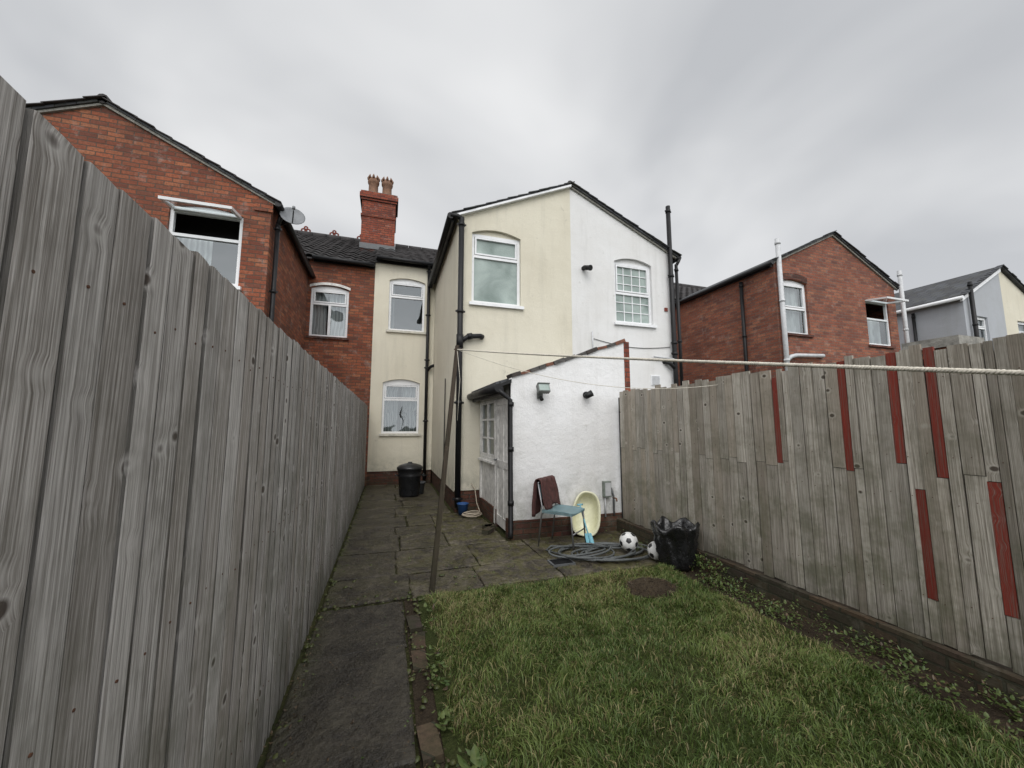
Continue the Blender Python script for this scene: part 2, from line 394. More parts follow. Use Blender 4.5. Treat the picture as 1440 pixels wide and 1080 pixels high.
# ---- cream rendered house
cream=empty('cream_rendered_house',(1.5,8.7,0))
mb=MB()
wa=(.27,1.25,3.82,5.30)
mb.wall((1.15,YF,0),(1,0,0),(0,-1,0),[(0,.38),(2.35,.38),(2.35,RZ),(0,5.50)],[arch(*wa,.10)],CREAM,.14)
mb.wall((1.15,YR,0),(0,-1,0),(-1,0,0),rect(0,.36,YR-YF,5.50),[],CREAM)
wu=(.38,1.33,4.08,5.56); wl=(.30,1.25,1.32,2.76)
mb.wall((-.45,YR,0),(1,0,0),(0,-1,0),rect(0,.36,1.60,6.0),[arch(*wu,.09),arch(*wl,.10)],CREAM,.14)
mb.box(3.46,3.5,YF+.02,YR,0,6.4,CREAM)
mb.build('rendered_walls',cream)
mb=MB()
mb.box(1.175,3.5,YF+.025,YF+.2,0,.379,BR_P); mb.box(1.175,1.3,YF+.2,YR,0,.359,BR_P); mb.box(-.45,1.15,YR+.025,YR+.2,0,.359,BR_P)
mb.build('brick_plinth',cream)
mb=MB(); mb.box(-.45,3.5,18.4,18.6,0,5.9,BR_R); mb.box(-.44,-.24,YR+.2,18.4,0,5.8,BR_R); mb.build('far_walls',cream)
O=(1.15,YF,0)
window(cream,O,(1,0,0),(0,-1,0),*wa,rise=.10,H=(.69,),glass=FROST,archmat=CREAM,sill=PVC)
O=(-.45,YR,0)
window(cream,O,(1,0,0),(0,-1,0),*wu,rise=.09,H=(.70,),archmat=PVC,curt=CURT2,curtspan=((0,.12),))
window(cream,O,(1,0,0),(0,-1,0),*wl,rise=.10,H=(.68,),archmat=PVC,curt=CURT2,curtspan=((0,.42),(.55,1)))
mb=MB(); slab(mb,1.02,5.44,3.5,RZ+.01,YF-.07,12.6,.035,SLATE); verge(mb,1.02,5.46,3.5,RZ+.03,YF-.02,SLATE,.02)
mb.build('wing_roof',cream)
mb=MB()
mb.hexa([(1.02,YF-.085,5.395),(3.5,YF-.085,RZ-.035),(3.5,YF,RZ-.035),(1.02,YF,5.395),(1.02,YF-.085,5.437),(3.5,YF-.085,RZ+.007),(3.5,YF,RZ+.007),(1.02,YF,5.437)],PVC)
mb.build('verge_trim',cream)
rd,n=main_roof(cream,-.45,3.5,6.02); 
rd.build('ridge_tiles',cream)
mb=MB()
mb.box(1.02,1.06,YF-.02,YR-.1,5.33,5.46,BLACKP)
gutter(mb,(.99,YF-.10,5.41),(.99,YR-.05,5.40),.06); gutter(mb,(-.42,YR-.22,5.98),(1.1,YR-.22,5.97),.055)
mb.box(-.45,1.15,YR-.06,YR-.02,5.9,6.05,BLACKP)
pipe(mb,[(1.20,YF-.08,.12),(1.20,YF-.08,5.40)],.052)
mb.tube([(1.20,YF-.08,5.38),(1.12,YF-.09,5.42),(.99,YF-.08,5.42)],.045,BLACKP,10)
mb.tube([(1.20,YF-.08,3.02),(1.30,YF-.09,3.10),(1.36,YF-.09,3.14),(1.58,YF-.09,3.16),(1.62,YF-.05,3.16),(1.62,YF+.02,3.16)],.045,BLACKP,12)
mb.tube([(1.34,YF-.09,3.13),(1.42,YF-.09,3.15)],.06,BLACKP,12); mb.tube([(1.2,YF-.08,2.92),(1.2,YF-.08,3.16)],.065,BLACKP,12)
pipe(mb,[(.97,YR-.08,.1),(.97,YR-.08,3.2),(.97,YR-.08,5.9)],.042)
mb.tube([(.97,YR-.08,3.0),(1.07,YR-.1,3.12),(1.14,YR-.2,3.14)],.04,BLACKP,10)
mb.tube([(.97,YR-.08,5.85),(.95,YR-.2,5.95)],.042,BLACKP,10)
mb.tube([(1.12,8.0,.15),(1.12,8.0,2.5)],.012,BLACKP,8)
mb.build('drain_pipes',cream)
# ---- white rendered house
white=empty('white_rendered_house',(5.2,8.7,0))
wb=(1.03,1.98,3.70,5.16)
mb=MB()
mb.wall((3.5,YF,0),(1,0,0),(0,-1,0),[(0,.38),(2.55,.38),(2.55,5.40),(0,RZ)],[arch(*wb,.10)],WHITE,.14)
mb.wall((6.05,YF,0),(0,1,0),(1,0,0),rect(0,.3,YR-YF,5.40),[],WHITE)
mb.wall((6.05,YR,0),(1,0,0),(0,-1,0),rect(0,.3,1.5,5.95),[],WHITE)
mb.box(3.5,6.02,YF+.025,YF+.15,0,.379,BR_P)
mb.box(3.5,7.55,18.4,18.6,0,5.9,BR_R)
mb.build('rendered_walls',white)
window(white,(3.5,YF,0),(1,0,0),(0,-1,0),*wb,rise=.10,H=(.49,),glass=FROST,archmat=WHITE,grid=(4,6),sill=PVC)
mb=MB(); slab(mb,3.5,RZ+.01,6.17,5.34,YF-.07,12.6,.04,SLATE); verge(mb,3.5,RZ+.03,6.17,5.36,YF-.03,SLATE,.03,.22)
mb.hexa([(3.5,YF-.04,RZ-.03),(6.15,YF-.04,5.31),(6.15,YF,5.31),(3.5,YF,RZ-.03),(3.5,YF-.04,RZ+.012),(6.15,YF-.04,5.352),(6.15,YF,5.352),(3.5,YF,RZ+.012)],MORT)
for k in range(14): 
    mb.tube([(3.5,YF-.05+k*.42,RZ+.04),(3.5,YF+.35+k*.42,RZ+.04)],.075,TILE,10)
mb.build('wing_roof',white)
rd,n=main_roof(white,3.5,7.55,5.95); rd.build('ridge_tiles',white)
mb=MB()
gutter(mb,(6.20,YF-.08,5.33),(6.20,YR,5.31),.055)
pipe(mb,[(5.93,YF-.09,.1),(5.93,YF-.09,3.2),(5.93,YF-.09,6.5)],.05)
pipe(mb,[(6.10,YF-.07,1.6),(6.10,YF-.07,5.15)],.035); mb.tube([(6.10,YF-.07,5.12),(6.16,YF-.08,5.22),(6.20,YF-.08,5.30)],.035,BLACKP,10)
mb.tube([(5.93,YF-.09,2.75),(5.8,YF-.09,2.86),(5.72,YF-.05,2.9),(5.7,YF+.03,2.9)],.042,BLACKP,10)
mb.build('drain_pipes',white)
mb=MB()
mb.tube([(5.9,YF-.1,2.96),(5.6,YF-.06,2.99),(5.42,YF-.05,3.0)],.022,GREYP,8)
mb.tube([(3.95,YF-.03,3.45),(3.95,YF-.03,2.9)],.014,GREYP,8)
P=F((3.5,YF,0),(1,0,0),(0,-1,0))
lbox(mb,P,1.85,2.08,2.38,2.6,-.01,.018,PVC)
for k in range(6): lbox(mb,P,1.87,2.06,2.40+k*.032,2.42+k*.032,.018,.03,GREYP)
pts=[(3.98+ t*1.9, YF-.012, 3.30-.10*math.sin(t*3.1)-.05*t) for t in [i/20 for i in range(21)]]
mb.tube(pts,.006,BLACKP,5)
lbox(mb,P,2.28,2.36,4.05,4.13,-.01,.02,REDT)
mb.build('wall_fittings',white)
sl=MB(); sl.tube([(3.78,YF+.0,4.78),(3.78,YF-.06,4.78)],.045,BLACKP,14); sl.tube([(3.78,YF-.05,4.78),(3.84,YF-.16,4.74)],.05,BLACKP,14); sl.tube([(3.84,YF-.16,4.74),(3.85,YF-.19,4.73)],.058,BLACKP,14)
sl.build('security_camera')
# ---- left brick house
bh=empty('brick_house',(-4.4,9,0)); YL=7.3
xr=-2.05; xl=-6.9; xm=-4.45; RL=6.60
mb=MB()
wn=(3.42,4.45,3.82,5.14)
mb.wall((xl,YL,0),(1,0,0),(0,-1,0),[(0,0),(xr-xl,0),(xr-xl,5.42),(xm-xl,RL),(0,5.5)],[arch(*wn,.09)],BR_L,.12)
mb.wall((xr,YL,0),(0,1,0),(1,0,0),rect(0,0,YR-YL,5.42),[],BR_L)
wn2=(.08,.98,3.78,5.14)
mb.wall((-2.05,YR,0),(1,0,0),(0,-1,0),rect(0,0,1.60,5.85),[arch(*wn2,.09)],BR_L,.12)
mb.box(-12,-.45,18.4,18.6,0,5.8,BR_L)
mb.box(xr-.25,xr+.03,YL-.03,YL,5.2,5.40,BR_L)
mb.build('brick_walls',bh)
window(bh,(xl,YL,0),(1,0,0),(0,-1,0),*wn,rise=.09,H=(.66,),curt=CURT,curtspan=((0,.55),),openvent=True,archmat=PVC,recess=.03,sill=PVC)
window(bh,(-2.05,YR,0),(1,0,0),(0,-1,0),*wn2,rise=.09,H=(.70,),V=(.5,),curt=CURT,curtspan=((0,.4),(.5,1)),lintel=WPAINT,sill=BR_P,lth=.07)
mb=MB()
slab(mb,xr+.08,5.36,xm,RL+.01,YL-.06,12.6,.04,SLATE); slab(mb,xl-.1,5.42,xm,RL+.01,YL-.06,12.6,.04,SLATE)
verge(mb,xm,RL+.03,xr+.08,5.38,YL-.02,TILE,.03,.26); verge(mb,xl-.1,5.44,xm,RL+.03,YL-.02,TILE,.03,.26)
for k in range(13): mb.tube([(xm,YL-.06+k*.42,RL+.05),(xm,YL+.34+k*.42,RL+.05)],.08,TILE,10)
mb.build('wing_roof',bh)
mb=MB()
for (xa,za,xb,zb) in ((xm,RL-.04,xr+.07,5.33),(xl-.09,5.39,xm,RL-.04)):
    mb.hexa([(xa,YL-.035,za),(xb,YL-.035,zb),(xb,YL,zb),(xa,YL,za),(xa,YL-.035,za+.05),(xb,YL-.035,zb+.04),(xb,YL,zb+.04),(xa,YL,za+.05)],MORT)
mb.build('verge_mortar',bh)
rd,n=main_roof(bh,-12,-.45,5.80)
for k in range(n):
    x=-12+(11.55)*(k+.5)/n
    rd.box(x-.2,x+.2,14.57,14.63,8.34,8.39,TILE)
    if k%2==0: continue
    for dx,rr in ((-.08,.06),(.08,.06),(0,.05)):
        zc=8.43 if dx else 8.53
        pts=[(x+dx+rr*math.cos(t),14.6,zc+rr*math.sin(t)) for t in [i*math.pi/5 for i in range(11)]]
        rd.tube(pts,.028,REDT,6)
rd.build('crested_ridge_tiles',bh)
mb=MB()
gutter(mb,(xr+.12,YL-.08,5.35),(xr+.12,YR,5.32),.055); gutter(mb,(xr+.1,YR-.2,5.78),(-.47,YR-.2,5.76),.055)
pipe(mb,[(xr+.07,YL+.18,0.1),(xr+.07,YL+.18,2.6),(xr+.07,YL+.18,5.1)],.04)
mb.tube([(xr+.07,YL+.18,5.08),(xr+.12,YL+.18,5.30)],.04,BLACKP,10)
mb.box(xr+.12,-.45,YR-.05,YR-.02,5.72,5.84,BLACKP)
mb.build('gutters_and_pipes',bh)
DM=plain('dish_grey',(.20,.21,.22),.5,.3,8)
def dish(name,c,az,r=.21,wall=None):
    mb=MB(); M=Matrix.Rotation(az,4,'Z')@Matrix.Rotation(math.radians(68),4,'X')
    prof=[(r*k/8,.25*r*(k/8)**2) for k in range(9)]; prof+= [(r*1.0,.25*r-.01)]+[(r*k/8,.25*r*(k/8)**2-.012) for k in range(7,-1,-1)]
    mb.lathe(prof,c,DM,24,M)
    c=Vector(c)
    mb.tube([c+M@Vector((0,-r*.9,.03)),c+M@Vector((0,-r*.55,.26))],.01,BLACKP,8); q=c+M@Vector((0,-r*.5,.28)); mb.tube([q,q+Vector((0,0,.05))],.025,DM,10)
    mb.tube([c,c+M@Vector((0,0,-.08)),Vector(wall)],.018,BLACKP,8)
    mb.build(name)
dish('satellite_dish',(xr+.30,YL+.14,5.24),math.radians(15),.20,(xr,YL+.3,5.1))
dish('satellite_dish',(6.75,9.0,5.35),math.radians(5),.22,(6.1,YR-.7,5.2))
# chimney
mb=MB(); cx=-.50; cy=13.1
mb.box(cx-.52,cx+.52,cy-.42,cy+.42,6.6,8.85,BR_C); 
for k,(e,z0,z1) in enumerate(((.03,8.3,8.375),(.04,8.85,8.925),(.08,8.925,9.075),(.05,9.075,9.15))):
    mb.box(cx-.52-e,cx+.52+e,cy-.42-e,cy+.42+e,z0,z1,BR_C)
mb.box(cx-.50,cx+.50,cy-.38,cy+.38,9.15,9.21,MORT)
mb.box(cx-.55,cx+.55,cy-.46,cy+.46,7.2,7.38,LEAD)
for dx in (-.22,.22):
    mb.lathe([(.19,9.2),(.185,9.28),(.155,9.33),(.15,9.66),(.18,9.70),(.19,9.77),(.17,9.80),(.175,9.86),(.13,9.86),(.12,9.6)],(cx+dx,cy,0),TERRA,16)
    for k in range(8):
        t=k*math.pi/4; p=Vector((cx+dx+.155*math.cos(t),cy+.155*math.sin(t),9.84)); mb.tube([p,p+Vector((.02*math.cos(t),.02*math.sin(t),.07)),p+Vector((0,0,.14))],[.045,.035,.008],TERRA,6)
mb.build('chimney_stack',None)
# ---- right brick house
rh=empty('brick_house',(11.5,8.8,0)); X0=9.2;X1=13.9;XM=11.45
mb=MB()
a1=(.22,1.12,3.84,5.28); a2=(3.38,4.35,3.75,5.08)
mb.wall((X0,YF,0),(1,0,0),(0,-1,0),[(0,0),(X1-X0,0),(X1-X0,5.55),(XM-X0,6.75),(0,5.68)],[arch(*a1,.08),arch(*a2,.06)],BR_R,.12)
mb.wall((X0,YR,0),(0,-1,0),(-1,0,0),rect(0,0,YR-YF,5.68),[],BR_R)
mb.wall((X1,YF,0),(0,1,0),(1,0,0),rect(0,0,YR-YF,5.5),[],BR_R)
mb.wall((7.55,YR,0),(1,0,0),(0,-1,0),rect(0,0,X0-7.55,5.85),[],BR_R); mb.wall((X1,YR,0),(1,0,0),(0,-1,0),rect(0,0,1.7,5.85),[],BR_R)
mb.box(7.55,15.6,18.4,18.6,0,5.8,BR_R)
mb.build('brick_walls',rh)
window(rh,(X0,YF,0),(1,0,0),(0,-1,0),*a1,rise=.08,H=(.5,),curt=CURT,curtspan=((0,1),),sill=BR_P,lintel=BR_P)
window(rh,(X0,YF,0),(1,0,0),(0,-1,0),*a2,rise=.06,H=(.60,),curt=CURT,curtspan=((0,1),),sill=BR_P,openvent=True,recess=.03)
mb=MB(); slab(mb,X0-.12,5.62,XM,6.76,YF-.07,12.6,.04,SLATE); slab(mb,X1+.12,5.48,XM,6.76,YF-.07,12.6,.04,SLATE)
verge(mb,X0-.12,5.64,XM,6.78,YF-.03,SLATE,.03,.26); verge(mb,XM,6.78,X1+.12,5.50,YF-.03,SLATE,.03,.26); mb.build('wing_roof',rh)
mb=MB()
for (xa,za,xb,zb) in ((XM,6.71,X1+.1,5.44),(X0-.1,5.58,XM,6.71)):
    mb.hexa([(xa,YF-.04,za),(xb,YF-.04,zb),(xb,YF,zb),(xa,YF,za),(xa,YF-.04,za+.05),(xb,YF-.04,zb+.05),(xb,YF,zb+.05),(xa,YF,za+.05)],MORT)
mb.build('verge_mortar',rh)
rd,n=main_roof(rh,7.55,15.6,5.85); rd.build('ridge_tiles',rh)
mb=MB(); gutter(mb,(X0-.15,YF-.1,5.60),(X0-.15,YR,5.57),.055); pipe(mb,[(X0-.07,YF+.9,1),(X0-.07,YF+.9,5.45)],.045)
mb.box(X0-.1,X0-.06,YF,YR,5.52,5.62,BLACKP); mb.build('gutter_and_pipe',rh)
mb=MB(); pipe(mb,[(X0+.08,YF-.09,1.5),(X0+.08,YF-.09,6.25)],.055,GREYP)
mb.tube([(X0+.08,YF-.09,3.1),(X0+.22,YF-.1,3.22),(X0+.4,YF-.1,3.26),(X0+1.35,YF-.1,3.30),(X0+1.42,YF-.02,3.30)],.05,GREYP,12)
pipe(mb,[(X1+.1,YF-.12,2.5),(X1+.1,YF-.12,6.0)],.05,GREYP); mb.build('soil_vent_pipes',rh)
# ---- grey house and cream house beyond
gh=empty('grey_rendered_house',(18.4,8.8,0)); G0=17.3; GM=19.6
mb=MB(); g1=(.55,1.25,3.95,5.05)
mb.wall((G0,YF,0),(1,0,0),(0,-1,0),[(0,0),(GM-G0,0),(GM-G0,6.85),(0,5.65)],[arch(*g1,0)],GREY,.12)
mb.wall((G0,YR,0),(0,-1,0),(-1,0,0),rect(0,0,YR-YF,5.65),[],GREY)
mb.wall((15.6,YR,0),(1,0,0),(0,-1,0),rect(0,0,G0-15.6,5.85),[],GREY); mb.box(15.6,GM,18.4,18.6,0,5.8,BR_R)
mb.build('rendered_walls',gh)
window(gh,(G0,YF,0),(1,0,0),(0,-1,0),*g1,rise=0,H=(.68,),curt=CURT,sill=PVC)
mb=MB(); slab(mb,G0-.16,5.58,GM,6.87,YF-.1,12.6,.05,SLATE); verge(mb,G0-.16,5.6,GM,6.89,YF-.06,SLATE,.04,.26)
mb.hexa([(G0-.16,YF-.06,5.44),(GM,YF-.06,6.73),(GM,YF,6.73),(G0-.16,YF,5.44),(G0-.16,YF-.06,5.57),(GM,YF-.06,6.86),(GM,YF,6.86),(G0-.16,YF,5.57)],PVC)
mb.build('wing_roof',gh)
rd,n=main_roof(gh,15.6,GM,5.85); rd.build('ridge_tiles',gh)
mb=MB(); gutter(mb,(G0-.2,YF-.1,5.55),(G0-.2,YR,5.52),.06,PVC); pipe(mb,[(G0+.25,YF-.1,2),(G0+.25,YF-.1,6.1)],.055); pipe(mb,[(G0-.07,YF+1.2,2),(G0-.07,YF+1.2,5.4)],.045); mb.build('pipes',gh)
ch=empty('cream_rendered_house',(21,8.8,0))
mb=MB(); mb.wall((GM,YF,0),(1,0,0),(0,-1,0),[(0,0),(2.5,0),(2.5,5.6),(0,6.85)],[rect(.75,3.9,1.6,5.1)],CREAM,.12)
mb.wall((GM+2.5,YF,0),(0,1,0),(1,0,0),rect(0,0,YR-YF,5.6),[],CREAM); mb.wall((GM+2.5,YR,0),(1,0,0),(0,-1,0),rect(0,0,2,5.85),[],CREAM); mb.box(GM,GM+4.5,18.4,18.6,0,5.8,BR_R); mb.build('rendered_walls',ch)
window(ch,(GM,YF,0),(1,0,0),(0,-1,0),.75,1.6,3.9,5.1,rise=0,H=(.68,),curt=CURT,sill=PVC)
mb=MB(); slab(mb,GM+2.65,5.52,GM,6.87,YF-.1,12.6,.05,SLATE); verge(mb,GM,6.89,GM+2.65,5.54,YF-.06,SLATE,.04,.26); mb.build('wing_roof',ch)
rd,n=main_roof(ch,GM,GM+4.5,5.85); rd.build('ridge_tiles',ch)
# ================================================================== OUTHOUSE
oh=empty('brick_outhouse',(2.5,5.9,0)); SX0=1.6;SX1=3.42;SY=5.0
mb=MB()
mb.wall((SX0,SY,0),(1,0,0),(0,-1,0),[(0,.26),(SX1-SX0,.26),(SX1-SX0,2.80),(0,2.17)],[],SHEDW)
mb.poly([(SX0,SY,.26),(SX0,SY+.1,.26),(SX0,SY+.1,2.17),(SX0,SY,2.17)],SHEDW)
mb.box(SX1-.22,SX1-.002,SY+.22,YF,0,2.72,SHEDW)
mb.build('painted_walls',oh)
mb=MB(); mb.box(SX0-.015,SX1,SY-.015,SY+.2,0,.258,BR_P); mb.box(SX0+.005,SX0+.1,SY+.75,YF-.01,0,.26,BR_P)
mb.box(SX1+.002,SX1+.09,SY-.01,SY+.22,1.2,2.80,BR_C)
mb.build('brick_base',oh)
mb=MB()
dd=Vector((SX1-SX0+.02,0,.63)); L=dd.length; dd.normalize(); ang=math.atan2(dd.z,dd.x); s=0
COP=[plain('coping_brick',(.20,.09,.06),.9,.5,20,bump=.01),plain('coping_dark',(.06,.05,.045),.9,.5,20,bump=.01),plain('coping_slate',(.09,.085,.08),.9,.5,20,bump=.01)]
while s<L-.03:
    w=R(.09,.2); w=min(w,L-s+.02)
    M=Matrix.Translation(Vector((SX0,SY+.09,2.185+R(-.004,.012)))+dd*(s+w/2))@Matrix.Rotation(-ang+R(-.08,.08),4,'Y')
    mb.obox(M,w/2-.004,.115+R(-.01,.012),.018+R(0,.014),random.choice(COP)); s+=w
mb.build('coping',oh)
mb=MB()
slab(mb,SX0-.16,2.08,SX1,2.70,SY+.2,YF-.005,.05,SLATE); 
mb.hexa([(SX0-.2,SY-.03,2.02),(SX0,SY-.03,2.10),(SX0,YF-.01,2.10),(SX0-.2,YF-.01,2.02),(SX0-.2,SY-.03,2.06),(SX0,SY-.03,2.15),(SX0,YF-.01,2.15),(SX0-.2,YF-.01,2.06)],BLACKP)
mb.box(SX0-.14,SX0-.11,SY-.01,YF-.01,1.94,2.04,BLACKP)
gutter(mb,(SX0-.19,SY-.05,2.02),(SX0-.19,YF-.01,2.04),.058)
mb.build('lean_to_roof',oh)
mb=MB(); mb.tube([(SX0-.19,SY-.02,2.0),(SX0-.12,SY-.03,1.94),(SX0-.03,SY-.055,1.86),(SX0-.02,SY-.055,.14),(SX0-.04,SY-.10,.07)],.034,BLACKP,12)
for z in (.5,1.2,1.8): mb.tube([(SX0-.02,SY-.055,z-.03),(SX0-.02,SY-.055,z+.03)],.043,BLACKP,12)
mb.build('downpipe',oh)
P=F((SX0,YF,0),(0,-1,0),(-1,0,0)); L=YF-SY
mb=MB()
d0,d1=L-.80,L-.10
for (u0,u1,v0,v1) in ((L-.1,L-.03,.04,2.0),(d0-.07,d0,.04,2.0),(d0,L-.1,1.93,2.0),(.02,.09,.26,2.0),(.09,d0-.07,1.93,2.0),(.09,d0-.07,.93,1.0),(.02,L-.03,2.001,2.1)):
    lbox(mb,P,u0,u1,v0,v1,-.07,.0,WPAINT)
lbox(mb,P,d0+.01,d1-.01,.06,1.92,-.055,-.025,WPAINT)
for (v0,v1) in ((.06,.2),(.9,1.0),(1.82,1.92)): lbox(mb,P,d0+.012,d1-.012,v0,v1,-.025,-.012,WPAINT)
for u in (d0+.01,(d0+d1)/2-.04,d1-.09): lbox(mb,P,u,u+.08,.062,1.918,-.025,-.0115,WPAINT)
mb.tube([P(d0+.06,1.0,-.01),P(d0+.06,1.0,.035)],.012,LEAD,8); mb.tube([P(d0+.06,1.0,.035),P(d0+.15,1.0,.035)],.010,LEAD,8)
k=.09
while k<d0-.08:
    w=min(.11,d0-.072-k); lbox(mb,P,k+.002,k+w-.003,.26,.93,-.05,-.03,WPAINT); k+=.11
lbox(mb,P,.05,d0-.02,.92,.95,-.03,.04,WPAINT)
uu=(.09,(d0-.07+.09)/2,d0-.07)
for a,b in ((uu[0],uu[1]),(uu[1],uu[2])):
    for (u0,u1,v0,v1) in ((a+.003,a+.045,1.0,1.93),(b-.045,b-.003,1.0,1.93),(a+.045,b-.045,1.0,1.05),(a+.045,b-.045,1.88,1.93),(a+.045,b-.045,1.60,1.63),(a+.045,b-.045,1.3,1.325)): lbox(mb,P,u0,u1,v0,v1,-.05,-.012,WPAINT)
mb.build('timber_door_and_window_frame',oh)
mb=MB(); mb.poly([P(.1,1.0,-.035),P(d0-.08,1.0,-.035),P(d0-.08,1.93,-.035),P(.1,1.93,-.035)],GLASS); lbox(mb,P,.05,d0,.9,2,-.4,-.38,CURT); mb.build('window_pane',oh)
# ================================================================== wall lights, box, tap
mb=MB(); GRM=plain('cast_metal_grey',(.16,.17,.16),.5,.3,10,metal=.3)
c=Vector((2.02,SY,1.97))
mb.box(c.x-.04,c.x+.04,SY-.03,SY,1.89,1.99,GRM); mb.tube([c+Vector((0,-.03,0)),c+Vector((0,-.09,.02))],.014,GRM,8)
M=Matrix.Translation(c+Vector((0,-.14,.05)))@Matrix.Rotation(math.radians(-25),4,'X')
mb.obox(M,.085,.035,.06,GRM); mb.obox(M@Matrix.Translation((0,-.038,0)),.075,.004,.05,FROST); mb.obox(M@Matrix.Translation((0,-.04,.056)),.088,.02,.006,GRM)
for k in range(5): mb.obox(M@Matrix.Translation((-.06+.03*k,.045,0)),.004,.014,.05,GRM)
mb.tube([c+Vector((.0,-.05,-.06)),c+Vector((0,-.09,-.10))],.026,BLACKP,12)
mb.build('floodlight')
mb=MB(); c=Vector((2.75,SY,1.96)); mb.tube([c,c+Vector((0,-.02,0))],.05,BLACKP,16); mb.tube([c,c+Vector((0,-.07,0))],.022,BLACKP,12)
mb.lathe([(.0,-.07),(.035,-.065),(.045,-.03),(.048,.05),(.043,.05),(.03,.02),(0,.02)],c+Vector((0.0,-.10,.0)),BLACKP,16,Matrix.Rotation(math.radians(60),4,'Y')@Matrix.Rotation(math.radians(20),4,'X')); mb.build('wall_lamp')
mb=MB(); mb.box(2.98,3.09,SY-.07,SY,.50,.72,plain('meter_box',(.22,.25,.22),.5,.4,14)); mb.box(2.99,3.08,SY-.078,SY-.07,.52,.70,GREYP)
mb.tube([(3.01,SY-.03,.50),(3.01,SY-.03,.22)],.011,GREYP,8); mb.tube([(3.12,SY-.02,.62),(3.15,SY-.03,.5),(3.15,SY-.03,.24)],.013,LEAD,8)
mb.tube([(3.15,SY-.03,.48),(3.15,SY-.1,.48),(3.15,SY-.11,.44)],.012,TERRA,8); mb.build('outdoor_socket_and_tap')
# ================================================================== FENCES
RUST=plain('rusty_nail',(.10,.045,.025),.8,.4,60)
fe=empty('timber_fence',(-.55,3,0)); mb=MB(); nl=MB(); y=-5.0; FX=-.5
while y<YR-.1:
    w=R(.085,.118); top=1.945+.008*max(0,y)+R(-.010,.008); r=random.random(); bl=random.random()**2*.30
    lean=R(-.003,.003); st=R(.0075,.0115); gp=R(.0008,.0025)
    secs=[]
    for z in (0.02,.5,1.0,1.5,top):
        dx=R(-.0012,.0012); ed=R(-.0010,.0010)
        y0=y+gp+lean*z+ed; y1=y+w+lean*z+R(-.0010,.0010)
        secs.append([(FX-.012,y0,z),(FX+st-.002+dx,y0,z),(FX+st+dx,y0+.003,z),(FX+st*.8+dx,y+w*.5+lean*z,z),(FX+.004+dx,y1,z),(FX-.010,y1,z)])
    i0=len(mb.v)
    for s in secs: mb.v+=s
    for k in range(4):
        for j in range(6):
            a=i0+k*6+j; b=i0+k*6+(j+1)%6; mb.face((a,b,b+6,a+6),WOODL,(r,0,bl if j!=0 else .8))  # near edge face tinted dark, painted shade along the board seam
    mb.face([i0+24+j for j in range(6)],WOODL,(r,0,bl)); mb.face([i0+5-j for j in range(6)],WOODL,(r,0,bl))
    for z in (.32,1.02,1.72):
        zz=z+R(-.02,.02); yy=y+w*R(.3,.5); nl.tube([(FX+.0,yy,zz),(FX+st*.88+.0015,yy,zz)],.003,RUST,8)
    y+=w-.001
mb.build('fence_boards',fe); nl.build('nails',fe)
mb=MB()
for z in (.3,1.0,1.7): mb.box(FX-.075,FX-.022,-5,YR-.1,z-.04,z+.04,WOODL,(.5,0,.2))
mb.box(FX-.020,FX-.013,-5,YR-.1,.05,1.85,DARK)  # dark sheet added behind the boards so gaps read as shade
yy=-5
while yy<YR: mb.box(FX-.17,FX-.078,yy,yy+.09,0,1.90,WOODL,(.6,0,.2)); yy+=1.83
mb.build('rails_and_posts',fe)
fr=empty('timber_fence',(3.3,2,0)); mb=MB(); nl=MB(); RX=3.25
reds=sorted([(2.50,1.19,1.93),(1.968,1.18,1.99),(1.665,1.26,2.0),(1.585,.44,1.10),(1.47,1.19,2.0),(1.262,.48,1.19),(1.17,.2,.60),(.95,1.0,2.0)])
def bd(y0,y1,z0,z1,col,dx=0.0):
    t0=R(-.004,.004); ln=R(-.006,.006)
    x0=RX-.009+dx; x1=RX+.009+dx
    mb.hexa([(x0+t0,y0,z0),(x0-t0,y1,z0),(x1-t0,y1,z0),(x1+t0,y0,z0),(x0+t0,y0+ln,z1),(x0-t0,y1+ln,z1),(x1-t0,y1+ln,z1),(x1+t0,y0+ln,z1)],WOODR,col)
y=-5.0; nw=.050
while y<SY-.12:
    w=R(.076,.10); gap=R(.003,.010) if y<4 else .003
    r=random.random(); bl=random.random()**2*.4
    top=2.0+R(-.03,.03)
    jn=1.19+R(-.03,.03) if random.random()<.65 else None
    if reds:
        q=reds[0]; start=q[0]-nw/2
        if y>=start-.012:
            z0,z1=q[1],q[2]
            for (a,b) in ((.19,z0-.004),(z0,z1),(z1+.004,top)):
                if b-a<.06: continue
                isred=(a==z0)
                bd(y,y+nw,a,b,(r if not isred else .6,1.0 if isred else 0.0,bl if not isred else 0.0),.003)
            y+=nw+.004; reds.pop(0); continue
        if y+w+gap>start:
            w=max(.02,start-y-.004); gap=.004
        elif y+w+gap>start-.04:
            w=(start-y)/2-.004; gap=.004
    if jn:
        bd(y,y+w,.19+R(0,.02),jn-.002,(r,0,bl)); bd(y+R(-.002,.002),y+w-.001,jn+.002,top,(random.random(),0,random.random()**2*.4),R(-.004,0))
    else: bd(y,y+w,.19+R(0,.02),top,(r,0,bl))
    for z in (.45,1.05,1.32,1.8):
        zz=z+R(-.02,.02); nl.tube([(RX,y+w*.5,zz),(RX-.0135,y+w*.5,zz)],.0025,RUST,6)
    y+=w+gap
mb.build('fence_boards',fr); nl.build('nails',fr)
mb=MB()
for z in (.45,1.05,1.32,1.8): mb.box(RX+.022,RX+.06,-5,SY-.05,z-.04,z+.04,WOODR,(.5,0,.3))
for yy in (-4.5,-2.7,-.9,1.42,2.6,3.6,4.7): mb.box(RX+.062,RX+.15,yy,yy+.09,0,1.93,WOODR,(.6,0,.3))
